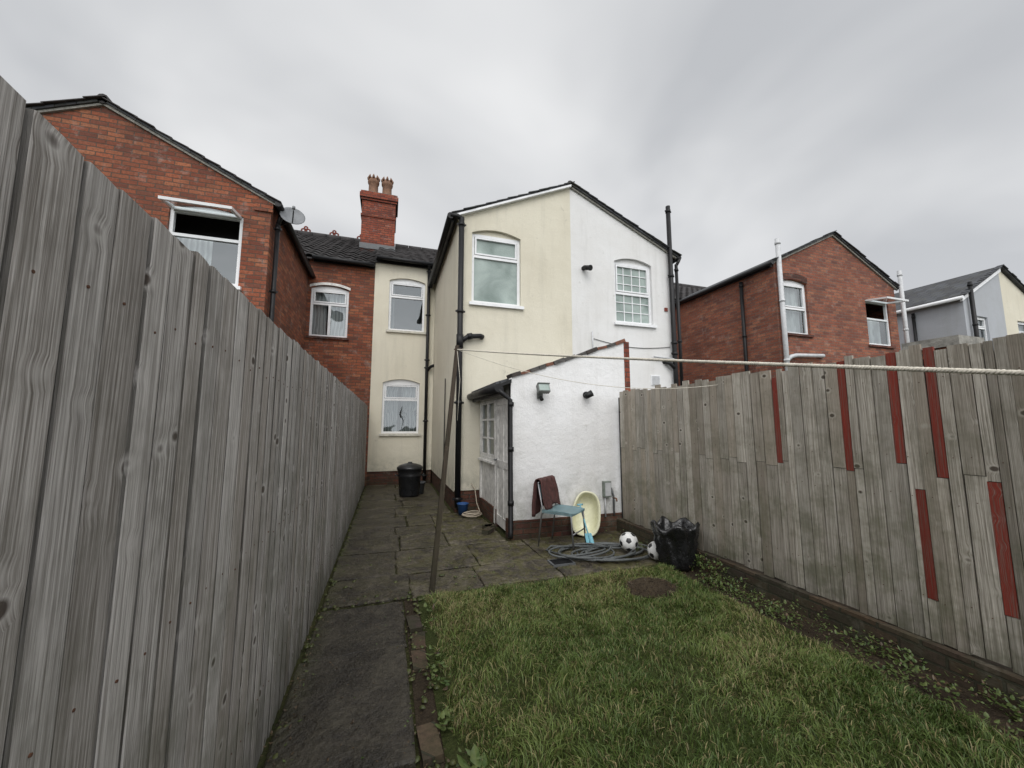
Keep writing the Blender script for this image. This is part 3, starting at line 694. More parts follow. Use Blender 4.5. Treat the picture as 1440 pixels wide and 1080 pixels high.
mb.box(RX+.014,RX+.020,-5,SY-.05,.2,1.93,DARK)  # added dark backing, stands in for shade in the board gaps
mb.build('rails_and_posts',fr)
mb=MB()
mb.box(RX-.055,RX+.10,-5,SY-.02,0,.185,BR_W); mb.build('low_brick_wall')
mb=MB(); mb.box(3.75,4.0,1.55,1.8,0,2.06,BR_L); mb.box(3.72,4.03,1.52,1.83,2.06,2.13,MORT); mb.build('brick_gate_pier')
# ================================================================== GROUND
def soilmat(name,a,b_,c_):
    m,nt,b,P,x,y,z=newmat(name)
    n=noi(nt,P,3,4,.65); n2=noi(nt,P,45,3,.7)
    c=mixc(nt,rng(nt,n,.35,.65),a,b_); c=mixc(nt,rng(nt,n2,.5,.7),c,c_)
    setb(nt,b,c,.95,n2,.02,1,.15); return m
GRM2=soilmat('ground_grass_soil',(.05,.06,.025),(.04,.035,.022),(.03,.05,.015))
SOIL=soilmat('dark_soil',(.035,.026,.018),(.06,.046,.03),(.02,.015,.011))
BED=soilmat('mossy_joint_soil',(.03,.035,.012),(.055,.055,.02),(.018,.016,.010))
LAWNM=soilmat('lawn_base',(.035,.05,.012),(.05,.055,.02),(.02,.03,.008))
mb=MB(); mb.poly([(-300,-300,-.02),(300,-300,-.02),(300,300,-.02),(-300,300,-.02)],GRM2); mb.build('ground',origin=(0,0,-.02))
def slabm():
    m,nt,b,P,x,y,z=newmat('mossy_paving')
    at=nd(nt,'ShaderNodeAttribute',attribute_name='bc'); s=nd(nt,'ShaderNodeSeparateColor',{0:at.outputs[0]}); r=s.outputs[0]; pth=s.outputs[1]
    n=noi(nt,P,3.0,5,.8,.5); n2=noi(nt,P,26,3,.75); n3=noi(nt,P,6,5,.75,.4)
    c=mixc(nt,rng(nt,n2,.35,.7),(.032,.027,.020),(.125,.105,.078))
    c=mixc(nt,mth(nt,'MULTIPLY',rng(nt,r,0,1),.3),c,(.115,.10,.075))
    c=mixc(nt,mth(nt,'MULTIPLY',rng(nt,n,.51,.63),.6),c,(.21,.185,.135))
    c=mixc(nt,mth(nt,'MULTIPLY',rng(nt,n,.49,.40),.8),c,(.022,.018,.014))
    moss=mth(nt,'MULTIPLY',rng(nt,n3,.44,.56),mth(nt,'SUBTRACT',1.0,mth(nt,'MULTIPLY',pth,.85)))
    c=mixc(nt,mth(nt,'MULTIPLY',moss,.75),c,mixc(nt,n2,(.030,.030,.008),(.125,.115,.036)))
    edge=mth(nt,'MULTIPLY',rng(nt,x,-.33,-.48),rng(nt,n3,.35,.6))
    c=mixc(nt,mth(nt,'MULTIPLY',pth,.66),c,(.015,.013,.011))
    c=mixc(nt,mth(nt,'MULTIPLY',edge,.6),c,(.06,.062,.024))
    sp=nd(nt,'ShaderNodeTexVoronoi',{'Vector':P,'Scale':70.0},feature='F1'); sv=nd(nt,'ShaderNodeSeparateColor',{0:sp.outputs[1]}).outputs[0]
    spk=mth(nt,'MULTIPLY',rng(nt,sp.outputs[0],.24,.12),mth(nt,'GREATER_THAN',sv,.84))
    c=mixc(nt,mth(nt,'MULTIPLY',spk,.35),c,(.15,.135,.08))
    wv=nd(nt,'ShaderNodeVectorMath',{0:P,1:nd(nt,'ShaderNodeTexNoise',{'Vector':P,'Scale':5.0,'Detail':3.0,'Roughness':.7}).outputs[1]},operation='ADD').outputs[0]
    ck=nd(nt,'ShaderNodeTexVoronoi',{'Vector':wv,'Scale':1.0},feature='DISTANCE_TO_EDGE').outputs[0]
    cm=mth(nt,'MULTIPLY',rng(nt,ck,.010,.003),mth(nt,'SUBTRACT',.85,mth(nt,'MULTIPLY',pth,.7)))
    c=mixc(nt,cm,c,(.016,.015,.009))
    rough=mth(nt,'ADD',mth(nt,'MULTIPLY',rng(nt,n,.35,.6),.35),.30)
    h=mth(nt,'ADD',n2,mth(nt,'MULTIPLY',n3,1.8))
    setb(nt,b,c,rough,h,.016,1,.4); return m
PAV=slabm()
mb=MB(); mb.poly([(-.52,-5,0),(.22,-5,0),(.22,3.6,0),(-.52,3.6,0)],BED); mb.poly([(-.52,3.6,0),(3.3,3.6,0),(3.3,SY+.1,0),(-.52,SY+.1,0)],BED)
mb.poly([(-.52,SY+.1,0),(1.65,SY+.1,0),(1.65,YR+.1,0),(-.52,YR+.1,0)],BED); mb.build('paving_bed')
def slabbox(mb,x0,x1,y0,y1,z,col):
    g=.005; dz=R(-.006,.006); t=[z+dz+R(-.009,.009) for _ in range(4)]
    j=lambda:R(-.014,.010); b=.012
    lo=[(x0+g-j(),y0+g-j()),(x1-g+j(),y0+g-j()),(x1-g+j(),y1-g+j()),(x0+g-j(),y1-g+j())]
    out=[]
    for k in range(4):
        a=lo[k]; c=lo[(k+1)%4]; m=9
        chip=random.random()<.4
        for q in range(m):
            f=q/m; e=.007 if not (chip and q in (0,1,8)) else .022
            out.append((a[0]+(c[0]-a[0])*f+(R(-e,e) if q else 0),a[1]+(c[1]-a[1])*f+(R(-e,e) if q else 0), t[k]*(1-f)+t[(k+1)%4]*f))
    cx_=sum(p[0] for p in out)/len(out); cy_=sum(p[1] for p in out)/len(out); n=len(out); i0=len(mb.v)
    def ins(p,d):
        v=Vector((cx_-p[0],cy_-p[1])); v=v/max(abs(v.x),abs(v.y)); return (p[0]+v.x*d,p[1]+v.y*d)
    mb.v+=[(p[0],p[1],.001) for p in out]; mb.v+=[(p[0],p[1],p[2]-.008) for p in out]
    mb.v+=[(*ins(p,b),p[2]) for p in out]
    for L0 in (0,n):
        for k in range(n): a=i0+L0+k; c_=i0+L0+(k+1)%n; mb.face((a,c_,c_+n,a+n),PAV,col)
    mb.face([i0+2*n+k for k in range(n)],PAV,col)
def rows(a,b,l):
    n=max(1,round((b-a)/l)); cut=[a]+[a+(b-a)*(k/n)+R(-.2,.2)*l for k in range(1,n)]+[b]
    return list(zip(cut[:-1],cut[1:]))
mb=MB()
for (a,b) in rows(-4.9,3.6,.85): slabbox(mb,-.475,.18,a,b,.028,(random.random(),1.0,0))
mb.build('garden_path')
mb=MB()
for (ya,yb,xe) in ((3.64,4.96,3.17),(5.0,6.81,1.55),(6.85,YR-.03,1.11)):
    for (a,b) in rows(ya,yb,.68):
        for (c_,d_) in rows(-.47,xe,.72):
            cxx=(c_+d_)/2
            slabbox(mb,c_,d_,a,b,.024,(random.random(),.6*max(0,min(1,(1.1-cxx)/1.2)) if a<7 else .4,0))
mb.build('patio_paving')
MX,MY=2.30,3.06
def lawnz(x,y):
    e=min(1,max(0,(x-.33)/.15))*min(1,max(0,(3.62-y)/.2))*min(1,max(0,(2.95-x)/.2))
    return .012+.045*max(0,e)+.02*noise.noise(Vector((x*1.3,y*1.3,0)))*e
mb=MB(); nx,ny=40,110; xs=[.30+(3.19-.30)*i/nx for i in range(nx+1)]; ys=[-5+(3.66+5)*j/ny for j in range(ny+1)]
for yv in ys:
    for xv in xs: mb.v.append((xv,yv,lawnz(xv,yv)))
for j in range(ny):
    for i in range(nx):
        a=j*(nx+1)+i; mb.face((a,a+1,a+nx+2,a+nx+1),LAWNM if xs[i]<2.82 else SOIL,smooth=True)
mb.build('lawn')
mb=MB(); y=-5
while y<3.5:
    z=.035+R(-.020,.010); M=Matrix.Translation((.250+R(-.012,.012),y+.11,z-.05))@Matrix.Rotation(R(-.09,.09),4,'Z')@Matrix.Rotation(R(-.1,.1),4,'Y')
    if random.random()<.75: mb.obox(M,.046,.104,.05,BR_W)
    y+=.22+R(0,.02)
mb.build('brick_edging')
mb=MB(); mb.poly([(.19,-5,.006),(.31,-5,.006),(.31,3.62,.006),(.19,3.62,.006)],SOIL); mb.build('soil_strip')
def grassmat():
    m=bpy.data.materials.new('grass_blades'); m.use_nodes=True; nt=m.node_tree; b=nt.nodes['Principled BSDF']
    at=nd(nt,'ShaderNodeAttribute',attribute_name='gc'); nt.links.new(at.outputs[0],b.inputs['Base Color']); b.inputs['Roughness'].default_value=.5; b.inputs['Specular IOR Level'].default_value=.3
    return m
GM_=grassmat()
def blades(name,xy,hmin,hmax,wd,cols,zf):
    n=len(xy); x=xy[:,0];y=xy[:,1]
    z=np.array([zf(a,b) for a,b in xy])
    cl=np.array([noise.noise(Vector((a*3.1,b*3.1,5)))*.5+noise.noise(Vector((a*9,b*9,2)))*.5 for a,b in xy])
    h=(hmin+(hmax-hmin)*np.random.rand(n)**1.6)*(1+1.2*cl)
    th=np.random.rand(n)*2*np.pi; cd=np.array([noise.noise(Vector((a*4,b*4,9)))*6 for a,b in xy]); 
    ln=np.random.rand(n)*1.1+.25; la=np.where(np.random.rand(n)<.4,cd,np.random.rand(n)*6.28)
    w=wd*(.6+.8*np.random.rand(n))
    dx=np.cos(th)*w;dy=np.sin(th)*w; lx=np.cos(la)*ln*h; ly=np.sin(la)*ln*h
    V=np.zeros((n,5,3))
    V[:,0]=np.stack([x-dx,y-dy,z-.004],1);V[:,1]=np.stack([x+dx,y+dy,z-.004],1)
    V[:,2]=np.stack([x+dx*.8+lx*.35,y+dy*.8+ly*.35,z+h*.6],1);V[:,3]=np.stack([x-dx*.8+lx*.35,y-dy*.8+ly*.35,z+h*.6],1)
    V[:,4]=np.stack([x+lx,y+ly,z+h*(1-.25*ln)],1)
    me=bpy.data.meshes.new(name); me.vertices.add(n*5); me.vertices.foreach_set('co',V.reshape(-1))
    b=np.arange(n)*5
    li=np.stack([b,b+1,b+2,b+3,b+3,b+2,b+4],1).reshape(-1)
    me.loops.add(n*7); me.loops.foreach_set('vertex_index',li.astype(np.int32))
    me.polygons.add(n*2); ls=np.stack([np.arange(n)*7,np.arange(n)*7+4],1).reshape(-1); me.polygons.foreach_set('loop_start',ls.astype(np.int32))
    try: me.polygons.foreach_set('loop_total',np.tile([4,3],n).astype(np.int32))
    except Exception: pass
    me.update(calc_edges=True); me.validate()
    at=me.color_attributes.new('gc','FLOAT_COLOR','POINT')
    cols=np.array(cols); big=np.array([noise.noise(Vector((a*1.1,b*1.1,20))) for a,b in xy])
    t=np.clip(.5+big*1.0+cl*.7+np.random.randn(n)*.25,0,1)[:,None]
    c=cols[0]*(1-t)+cols[1]*t
    dead=(np.random.rand(n)<.15+.4*np.clip(big*2,0,1)); c[dead]=cols[2]*(.6+.6*np.random.rand(dead.sum())[:,None])
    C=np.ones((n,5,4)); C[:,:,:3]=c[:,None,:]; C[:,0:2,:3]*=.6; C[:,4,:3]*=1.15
    at.data.foreach_set('color',C.reshape(-1))
    me.materials.append(GM_); o=bpy.data.objects.new(name,me); COL.objects.link(o); return o
N1=130000
xy=np.stack([.31+np.random.rand(N1)*2.57,.55+np.random.rand(N1)*3.08],1)
ex=np.array([noise.noise(Vector((b*2.5,3,0)))*.12 for b in xy[:,1]]); ey=np.array([noise.noise(Vector((a*2.5,9,0)))*.12 for a in xy[:,0]])
el=np.array([noise.noise(Vector((b*4.0,30,0)))*.07 for b in xy[:,1]])
edgn=np.array([noise.noise(Vector((a*9,b*9,60))) for a,b in xy])
molehill=((xy[:,0]-MX)/.27)**2+((xy[:,1]-MY+.04)/.21)**2+edgn*.8
thin=np.array([noise.noise(Vector((a*2.2,b*2.2,40))) for a,b in xy])
keep=(xy[:,0]<2.80+ex)&(xy[:,0]>.36+el)&(xy[:,1]<3.55+ey)&((molehill>1)|(np.random.rand(N1)<.03))&((thin<.12)|(np.random.rand(N1)<.45)); xy=xy[keep]
N2=20000; xy2=np.stack([.36+np.random.rand(N2)*2.45,-4.9+np.random.rand(N2)*5.4],1)
gcols=[(.058,.095,.020),(.14,.185,.048),(.25,.215,.10)]
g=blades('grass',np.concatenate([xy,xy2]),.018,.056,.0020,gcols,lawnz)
def leafmat(name,a,b_):
    m,nt,b,P,x,y,z=newmat(name); c=mixc(nt,rng(nt,noi(nt,P,18,2),.35,.65),a,b_); setb(nt,b,c,.45,None,spec=.4); return m
LF=leafmat('weed_leaf',(.04,.075,.016),(.11,.14,.04)); LD=leafmat('dead_leaf',(.10,.065,.032),(.035,.024,.015))
def leaf(mb,p,az,el,L,W,mat):
    f=Vector((math.cos(az)*math.cos(el),math.sin(az)*math.cos(el),math.sin(el))); s=Vector((-math.sin(az),math.cos(az),0)); u=f.cross(s)*-1
    i=len(mb.v); pts=[p,p+f*L*.35+s*W*.5+u*W*.15,p+f*L*.75+s*W*.38-u*L*.04,p+f*L-u*L*.16,p+f*L*.75-s*W*.38-u*L*.04,p+f*L*.35-s*W*.5+u*W*.15,p+f*L*.45-u*W*.05]
    mb.v+=[tuple(q) for q in pts]
    for a,b in ((0,1),(1,2),(2,3),(3,4),(4,5),(5,0)): mb.face((i+a,i+b,i+6),mat)
def clump(mb,c,n,h,L,mat=LF,spread=.08):
    for _ in range(n):
        a=R(0,6.28); r=spread*math.sqrt(random.random()); p=Vector(c)+Vector((math.cos(a)*r,math.sin(a)*r,h*random.random()))
        leaf(mb,p,R(0,6.28),R(-.3,.8),L*R(.5,1.3),L*R(.35,.75),mat if random.random()<.85 else LD)
mb=MB(); y=-1.0
while y<4.6:
    dens=1.3 if y<3.2 else .6
    for _ in range(2):
        if noise.noise(Vector((y*1.7,0,4)))>-.2 or random.random()<.4:
            clump(mb,(R(2.86,3.14),y+R(-.05,.05),.015),int(R(10,30)*dens),R(.03,.14),R(.014,.032),LF,R(.04,.11))
    y+=.05
for (px,py) in ((3.08,3.25),(3.1,3.12),(3.12,3.4),(3.05,3.05)): clump(mb,(px,py,.02),60,.20,.03,LF,.09)
mb.build('weeds')
mb=MB()
for k in range(26): 
    y=R(.6,3.4); clump(mb,(R(.29,.38),y,.04),int(R(5,12)),.05,R(.025,.05),LF,.04)
clump(mb,(.36,1.45,.04),30,.05,.09,LF,.05); clump(mb,(.40,1.75,.05),16,.04,.07,LF,.04)
mb.build('dock_weeds')
mb=MB()
for k in range(1300):
    q=random.random()
    if q<.4: p=(R(-.48,.2),R(.8,3.6),.036)
    elif q<.75: p=(R(-.3,3.1),3.6+R(0,1)**2*1.3,.034)
    elif q<.85: p=(R(2.8,3.18),R(.5,3.5),.03)
    else: p=(R(-.45,1.1),R(4.5,10.3),.034)
    if q<.4 and random.random()<.7: p=(random.choice((R(-.48,-.40),R(.12,.32))),p[1],p[2])
    leaf(mb,Vector(p),R(0,6.28),R(-.05,.3),R(.008,.026),R(.005,.013),LD if random.random()<.85 else LF)
for k in range(520):
    a=R(0,6.28); r=random.random()**.5; leaf(mb,Vector((MX+.24*r*math.cos(a),MY+.18*r*math.sin(a),.07+.06*(1-r))),R(0,6.28),R(-.1,.5),R(.02,.06),R(.003,.008),LD)
mb.build('fallen_leaves')
mb=MB(); n=28
for j in range(9):
    for k in range(n):
        t=2*math.pi*k/n; r=(j/8); mb.v.append((MX+(.27*r)*math.cos(t),MY+(.21*r)*math.sin(t),.045+.09*(1-r*r)+R(-.010,.010)*(r<.95)))
for j in range(8):
    for k in range(n): a=j*n+k;b=j*n+(k+1)%n; mb.face((a,b,b+n,a+n),SOIL)
mb.build('soil_mound')
mb=MB(); MOSS=leafmat('moss',(.035,.045,.010),(.08,.09,.025))
for k in range(420):
    x=R(-.48,3.1); y=3.62+R(-.07,.05) if random.random()<.5 else R(3.7,4.9)
    q=random.random()
    if q<.4: x=-.47+R(0,.05); y=R(1,10)
    elif q<.6: x=R(.17,.33); y=R(.8,3.6)
    r=R(.006,.022); mb.lathe([(r,0),(r*.8,r*.35),(r*.4,r*.5),(0,r*.55)],(x,y,.024),MOSS,7,Matrix.Rotation(R(0,6),4,'Z'),lambda p,t,z:Vector((p.x*(1+.4*math.sin(3*t)),p.y*(1+.3*math.cos(2*t)),p.z)))
mb.build('moss_tufts')
# ================================================================== CLOTHES POST + LINES
mb=MB(); PT=Vector((.635,3.73,2.30)); PB=Vector((.437,3.73,.0))
OLDW=wood_mat('dark_post_wood',(.13,.10,.075),(.035,.026,.019),.2)
ax=(PT-PB).normalized(); 
def postbox(a,b,w,d):
    s=Vector((1,0,0));t=Vector((0,1,0))
    mb.hexa([a-s*w-t*d,a+s*w-t*d,a+s*w+t*d,a-s*w+t*d,b-s*w*.7-t*d,b+s*w*.7-t*d,b+s*w*.7+t*d,b-s*w*.7+t*d],OLDW,(.7,0,.4))
postbox(PB,PT,.024,.024); mb.tube([PT-ax*.04+Vector((-.03,0,0)),PT-ax*.04+Vector((.05,-.02,0))],.006,RUST,8)
mb.build('clothes_post')
ROPE=plain('rope_fibre',(.66,.62,.53),.9,.3,90) 
def strand_rope(name,pts,r,pitch,mat,n=3,ds=.0035):
    mb=MB(); pts=[Vector(p) for p in pts]
    cum=[0]
    for a,b in zip(pts[:-1],pts[1:]): cum.append(cum[-1]+(b-a).length)
    L=cum[-1]; m=int(L/ds)
    for s in range(n):
        out=[]; j=0
        for k in range(m+1):
            d=L*k/m
            while j<len(cum)-2 and cum[j+1]<d: j+=1
            t=(d-cum[j])/(cum[j+1]-cum[j]); p=pts[j].lerp(pts[j+1],t); dr=(pts[j+1]-pts[j]).normalized()
            a=dr.cross(Vector((0,0,1))).normalized(); b=a.cross(dr); an=2*math.pi*(d/pitch+s/n)
            out.append(p+(a*math.cos(an)+b*math.sin(an))*r*.55)
        mb.tube(out,r*.55,mat,5)
    return mb.build(name)
A=PT-ax*.04
mid=Vector((1.10,.37,1.612))
def catenary(a,b,sag,n=24): return [a.lerp(b,t)+Vector((0,0,-4*sag*t*(1-t))) for t in [i/n for i in range(n+1)]]
pts=catenary(A,mid+(mid-A)*.35,.02)
strand_rope('clothes_rope',pts,.0055,.018,ROPE)
mb=MB(); mb.tube(catenary(A,Vector((3.24,3.1,1.93)),.17),.0028,ROPE,6); mb.tube([A+Vector((0,-.026,-.02)),A+Vector((.03,-.026,-.3)),A+Vector((.01,-.028,-.7))],.0025,ROPE,6)
mb.build('washing_line')
mb=MB(); q=pts[-1]; mb.box(q.x-.03,q.x+.03,q.y-.06,q.y,0,q.z+.1,OLDW,(.5,0,.3)); mb.build('clothes_post')
# ================================================================== OBJECTS
STEEL=plain('chair_steel',(.35,.35,.36),.35,.2,20,metal=.8); TEAL=plain('grey_teal_vinyl',(.16,.25,.27),.45,.25,15)
chair=empty('chair',(2.13,4.52,.028)); ang=math.radians(-50); CM=Matrix.Translation((2.13,4.52,.028))@Matrix.Rotation(ang,4,'Z')
def cp(x,y,z): return CM@Vector((x,y,z))
mb=MB()
for s in (-.19,.19):
    mb.tube([cp(.22,s,0),cp(.19,s,.42),cp(.17,s,.435),cp(-.16,s,.43),cp(-.20,s,.40),cp(-.25,s,0)],.011,STEEL,8)
    mb.tube([cp(-.17,s,.43),cp(-.19,s,.46),cp(-.245,s,.76)],.011,STEEL,8)
mb.tube([cp(-.245,-.19,.76),cp(-.25,-.17,.78),cp(-.25,.17,.78),cp(-.245,.19,.76)],.011,STEEL,8)
mb.tube([cp(.205,-.19,.2),cp(.205,.19,.2)],.008,STEEL,8)
mb.build('metal_frame',chair)
mb=MB(); n=8
for i in range(n+1):
    for j in range(n+1):
        x=-.19+.40*i/n; y=-.20+.40*j/n; z=.455-.02*math.cos((j/n-.5)*math.pi)-.012*max(0,(i/n-.8)*5)
        mb.v.append(tuple(cp(x,y,z)))
for i in range(n+1):
    for j in range(n+1):
        x=-.19+.40*i/n; y=-.20+.40*j/n; mb.v.append(tuple(cp(x,y,.415)))
m_=(n+1)*(n+1)
for i in range(n):
    for j in range(n):
        a=i*(n+1)+j; mb.face((a,a+1,a+n+2,a+n+1),TEAL,smooth=True); mb.face((a+m_,a+n+1+m_,a+n+2+m_,a+1+m_),TEAL)
for i in range(n):
    for (a,b) in ((i,i+1),(n*(n+1)+i,n*(n+1)+i+1),(i*(n+1),(i+1)*(n+1)),(i*(n+1)+n,(i+1)*(n+1)+n)): mb.face((a,b,b+m_,a+m_),TEAL)
mb.build('seat',chair)
mb=MB(); mb.obox(CM@Matrix.Translation((-.225,0,.66))@Matrix.Rotation(-.17,4,'Y'),.012,.19,.09,TEAL); mb.build('backrest',chair)
JK=plain('maroon_fabric',(.085,.036,.032),.9,.45,22,bump=.01)
mb=MB(); nu,nv=26,22
def jk(s,t):
    y=(t-.5)*(.44+.03*math.sin(9*s)); fold=.012*math.sin(t*21+3*s)+.012*noise.noise(Vector((s*5,t*6,1)))
    if s<.45: z=.80-(.45-s)/.45*(.33+.03*math.sin(t*7)); x=-.205+.07*(.45-s)/.45+fold
    elif s<.55: a=(s-.45)/.1*math.pi; z=.80+.028*math.sin(a); x=-.245+.04*math.cos(a)+fold*.3
    else: z=.80-(s-.55)/.45*(.40+.05*math.sin(t*5+1)); x=-.285-.04*(s-.55)/.45-fold
    y*=1-.10*abs(s-.5)
    return cp(x,y,z)
for i in range(nu+1):
    for j in range(nv+1): mb.v.append(tuple(jk(i/nu,j/nv)))
for i in range(nu):
    for j in range(nv): a=i*(nv+1)+j; mb.face((a,a+1,a+nv+2,a+nv+1),JK,smooth=True)
o=mb.build('jacket'); md=o.modifiers.new('s','SOLIDIFY'); md.thickness=.012
TUB=plain('cream_plastic',(.72,.71,.50),.3,.1,6,spec=.5)
mb=MB(); M=Matrix.Translation((2.62,4.82,.325))@Matrix.Rotation(math.radians(-24),4,'Z')@Matrix.Rotation(math.radians(10),4,'Y')@Matrix.Rotation(math.radians(76),4,'X')
seg=44
def ring(a,b,z,e=2.6,tap=.12,oy=0):
    out=[]
    for k in range(seg):
        t=2*math.pi*k/seg; c_,s_=math.cos(t),math.sin(t)
        x=a*math.copysign(abs(c_)**(2/e),c_); y=b*math.copysign(abs(s_)**(2/e),s_)
        x*=1-tap*(y/b); out.append(tuple(M@Vector((x*1.03,(y+oy)*.86,z))))
    return out
rings=[ring(.185,.34,-.012),ring(.19,.345,.0),ring(.185,.34,.008),ring(.165,.32,.006),ring(.155,.308,-.02),ring(.14,.28,-.09),ring(.12,.245,-.135),ring(.07,.15,-.15),ring(.01,.02,-.152)]
outer_=[ring(.02,.03,-.158),ring(.09,.17,-.157),ring(.13,.25,-.142),ring(.148,.288,-.09),ring(.163,.315,-.02),ring(.165,.32,-.01)]
for rr in (rings,outer_):
    i0=len(mb.v)
    for r_ in rr: mb.v+=r_
    for k in range(len(rr)-1):
        for j in range(seg): a=i0+k*seg+j;b=i0+k*seg+(j+1)%seg; mb.face((a,b,b+seg,a+seg),TUB,smooth=True)
    mb.face([i0+(len(rr)-1)*seg+j for j in range(seg)] if rr is rings else [i0+j for j in range(seg)],TUB)
mb.build('baby_bath')
BLUE=plain('pale_blue_plastic',(.20,.46,.55),.4,.15,10)
mb=MB(); a=Vector((2.41,4.32,.05)); b=Vector((2.40,4.58,.50)); mb.tube([a,b],.010,BLUE,8); mb.tube([b+Vector((-.04,0,0)),b+Vector((.04,0,.0))],.011,BLUE,8)
d=(b-a).normalized(); s=Vector((1,0,0)); n_=s.cross(d)
i0=len(mb.v)
for (u,v,w) in ((-.045,.16,0),(.045,.16,0),(.055,.0,.012),(.0,-.035,.02),(-.055,.0,.012)): mb.v.append(tuple(a+s*u+d*v-n_*w))
for (u,v,w) in ((-.045,.16,0),(.045,.16,0),(.055,.0,.012),(.0,-.035,.02),(-.055,.0,.012)): mb.v.append(tuple(a+s*u+d*v-n_*(w-.005)))
mb.face([i0+k for k in range(5)],BLUE); mb.face([i0+9-k for k in range(5)],BLUE)
for k in range(5): mb.face((i0+k,i0+(k+1)%5,i0+5+(k+1)%5,i0+5+k),BLUE)
mb.build('toy_spade')
HOSE=plain('grey_hose_rubber',(.10,.108,.108),.5,.3,30)
mb=MB(); pts=[]; 
for k in range(420):
    t=k/420*2*math.pi*9; w=k/420
    cx_=2.38+.22*math.sin(w*5); cy_=4.08+.08*math.cos(w*7)
    rx=.46-.14*w+.06*math.sin(t*.37); ry=.25-.05*w+.05*math.cos(t*.31)
    pts.append((cx_+rx*math.cos(t),cy_+ry*math.sin(t),.045+.04*w+.012*math.sin(t*1.7)*(.3+w)))
pts+= [(2.1,4.4,.06),(1.95,4.5,.05),(1.85,4.4,.04),(1.95,4.20,.04),(2.3,3.88,.045),(2.72,3.78,.045)]
mb.tube(pts,.0115,HOSE,8); mb.build('garden_hose')
mb=MB(); pts=[]
for k in range(140):
    t=k/140*2*math.pi*4; w=k/140; pts.append((1.38+(.17-.04*w)*math.cos(t),6.42+(.13-.03*w)*math.sin(t),.05+.05*w+.008*math.sin(t*2.3)))
pts+=[(1.5,6.6,.2),(1.5,6.75,.4),(1.45,6.84,.5)]
mb.tube(pts,.009,plain('pale_hose',(.42,.36,.28),.6),8); mb.build('garden_hose')
BL2=plain('blue_plastic',(.03,.09,.25),.4,.2); mb=MB(); mb.lathe([(0,.0),(.075,.0),(.095,.16),(.103,.165),(.103,.175),(.09,.175),(.07,.02),(0,.02)],(1.27,6.66,.03),BL2,20); mb.build('plastic_bucket')
Wm=plain('ball_white',(.72,.72,.70),.35,.15,14); Bm=plain('ball_black',(.02,.02,.022),.35,.2,14)
def football(loc,r,rot):
    bm=bmesh.new(); bmesh.ops.create_icosphere(bm,subdivisions=1,radius=1); iv=[v.co.normalized() for v in bm.verts]; bm.free()
    bm=bmesh.new(); bmesh.ops.create_icosphere(bm,subdivisions=5,radius=1)
    me=bpy.data.meshes.new('football')
    def wts(p):
        ds=sorted(iv,key=lambda q:-q.dot(p))[:3]
        w=Matrix((ds[0],ds[1],ds[2])).transposed().inverted_safe()@p
        return w/(w.x+w.y+w.z)
    for v in bm.verts:
        p=v.co.normalized(); w=wts(p); m=max(w); d=abs(m-2/3)
        if m<2/3: d=min(d,min(w))
        v.co=p*(1-.012*max(0,1-d/.03))
    for f in bm.faces:
        w=wts(f.calc_center_median().normalized()); f.material_index=1 if max(w)>2/3 else 0; f.smooth=True
    bmesh.ops.scale(bm,vec=(r,r,r),verts=bm.verts); bm.to_mesh(me); bm.free(); me.materials.append(Wm); me.materials.append(Bm)
    o=bpy.data.objects.new('football',me); COL.objects.link(o); o.location=loc; o.rotation_euler=rot
football((2.73,4.02,.165),.105,(.5,.3,.2)); football((2.90,3.74,.13),.10,(1.2,.9,.4))
BAG=plain('black_bag_plastic',(.012,.012,.013),.28,.3,18,spec=.6,bump=.014)
mb=MB()
def bagf(p,t,z):
    k=1+.06*math.sin(7*t+z*9)+.08*noise.noise(Vector((math.cos(t)*2,math.sin(t)*2,z*6)))+.04*math.sin(13*t+2+z*14)
    zz=p.z+(.06*noise.noise(Vector((math.cos(t)*1.6,math.sin(t)*1.6,3)))+.02*math.sin(5*t) if z>.34 else .015*math.sin(9*t)*(z>.1))
    return Vector((p.x*k,p.y*k,zz))
mb.lathe([(.0,.0),(.15,.0),(.165,.03),(.18,.07),(.178,.12),(.19,.17),(.186,.22),(.205,.27),(.198,.31),(.215,.34),(.225,.38),(.235,.41),(.22,.435),(.205,.42),(.19,.37),(.17,.3),(.12,.22),(0,.20)],(2.98,3.52,.03),BAG,72,None,bagf)
mb.build('rubbish_bag_bin')
mb=MB(); BIN=plain('black_bin_plastic',(.014,.015,.017),.35,.3,12,spec=.5)
mb.lathe([(0,0),(.20,0),(.205,.02),(.215,.06),(.235,.40),(.25,.42),(.24,.44),(.26,.55),(.275,.56),(.275,.60),(.26,.61),(.23,.64),(.12,.675),(.05,.685),(.045,.71),(.0,.71)],(.50,8.75,.03),BIN,32)
for s in (-1,1): mb.tube([(.50+s*.235,8.69,.46),(.50+s*.30,8.69,.47),(.50+s*.30,8.81,.47),(.50+s*.235,8.81,.46)],.012,BIN,8)
mb.build('dustbin')
mb=MB(); mb.lathe([(0,0),(.10,0),(.13,.22),(.14,.22),(.14,.25),(.12,.25),(.10,.05),(0,.05)],(.72,8.95,.03),plain('grey_tub',(.12,.13,.14),.5),20); mb.build('plant_pot')
mb=MB(); mb.box(1.72,1.98,3.90,4.08,.02,.044,LEAD)
for k in range(6): mb.box(1.74,1.96,3.915+k*.026,3.925+k*.026,.044,.050,BLACKP)
mb.build('drain_grate')
mb=MB()
for k in range(3): 
    M=Matrix.Translation((R(1.32,1.5),R(5.2,5.7),.055))@Matrix.Rotation(R(0,3),4,'Z'); mb.obox(M,.09,.05,.028,BR_W)
mb.build('loose_bricks')
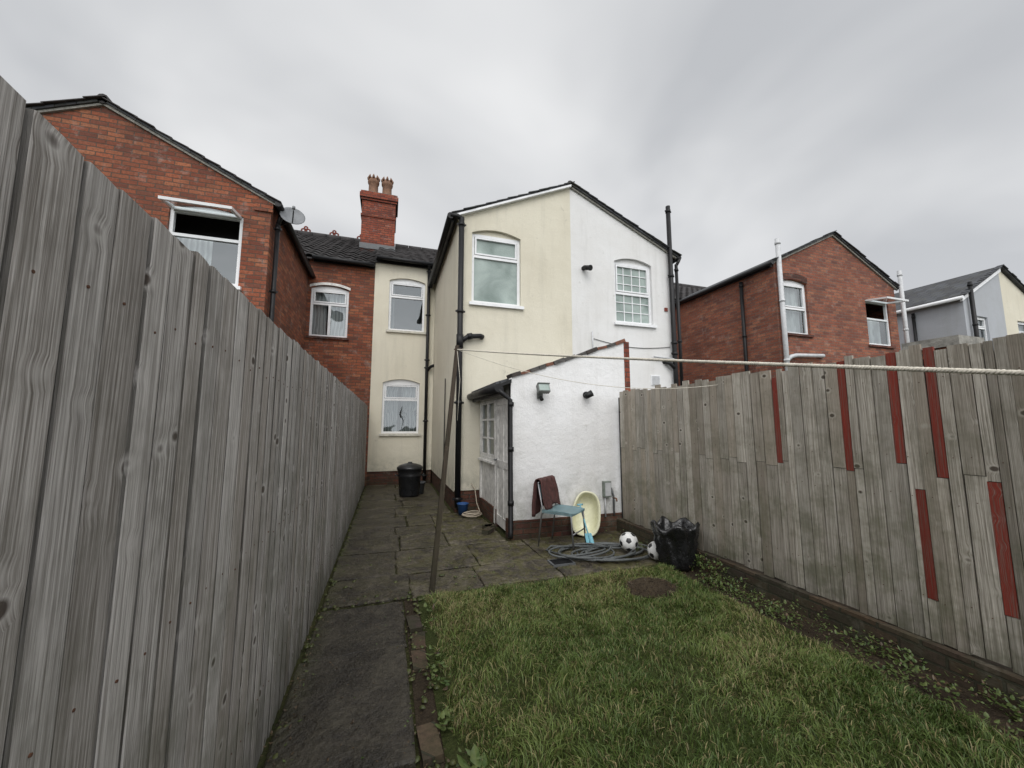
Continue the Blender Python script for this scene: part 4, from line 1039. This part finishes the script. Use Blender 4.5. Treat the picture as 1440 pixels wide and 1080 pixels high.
# ================================================================== LIGHT, WORLD, CAMERA
w=bpy.data.worlds.new('World'); sc.world=w; w.use_nodes=True; nt=w.node_tree; nt.nodes.clear()
SUN_EL=math.radians(48); SUN_AZ=math.radians(195)
sky=nd(nt,'ShaderNodeTexSky',sky_type='NISHITA',sun_disc=False,sun_elevation=SUN_EL,sun_rotation=SUN_AZ)
bg1=nd(nt,'ShaderNodeBackground',{0:sky.outputs[0],1:.05})
tc=nt.nodes.new('ShaderNodeTexCoord'); s=nd(nt,'ShaderNodeSeparateXYZ',{0:tc.outputs['Generated']})
zz=mth(nt,'ADD',mth(nt,'MAXIMUM',s.outputs[2],0.0),.20)
vec=comb(nt,mth(nt,'DIVIDE',s.outputs[0],zz),mth(nt,'DIVIDE',s.outputs[1],zz),7.5)
f=noi(nt,vec,.8,4,.5,.4)
col=mixc(nt,rng(nt,f,.34,.66),(.57,.585,.61),(.93,.935,.94))
col=mixc(nt,mth(nt,'MULTIPLY',rng(nt,s.outputs[2],.45,.0),.45),col,(.77,.785,.81))
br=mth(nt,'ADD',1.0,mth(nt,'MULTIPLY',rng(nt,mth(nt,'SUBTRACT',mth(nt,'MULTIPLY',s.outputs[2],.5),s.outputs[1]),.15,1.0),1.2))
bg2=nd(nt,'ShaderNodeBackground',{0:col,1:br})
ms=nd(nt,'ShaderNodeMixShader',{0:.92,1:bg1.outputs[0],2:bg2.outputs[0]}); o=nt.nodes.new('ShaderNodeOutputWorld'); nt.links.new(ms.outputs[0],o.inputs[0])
ld=bpy.data.lights.new('sun','SUN'); ld.energy=1.2; ld.angle=math.radians(40); ld.color=(1,.97,.94)
lo=bpy.data.objects.new('sun',ld); COL.objects.link(lo)
sd=Vector((math.sin(SUN_AZ)*math.cos(SUN_EL),math.cos(SUN_AZ)*math.cos(SUN_EL),math.sin(SUN_EL)))
lo.rotation_euler=sd.to_track_quat('Z','Y').to_euler(); lo.location=(0,-5,12)
cd=bpy.data.cameras.new('camera'); cd.lens=13.5; cd.sensor_width=36; cd.clip_start=.03; cd.clip_end=1000
co=bpy.data.objects.new('camera',cd); COL.objects.link(co); co.location=(0,0,1.5)
co.rotation_euler=(math.radians(90+6.34),0,math.radians(-17.9)); sc.camera=co
sc.view_settings.view_transform='Standard'; sc.view_settings.look='None'; sc.view_settings.exposure=0
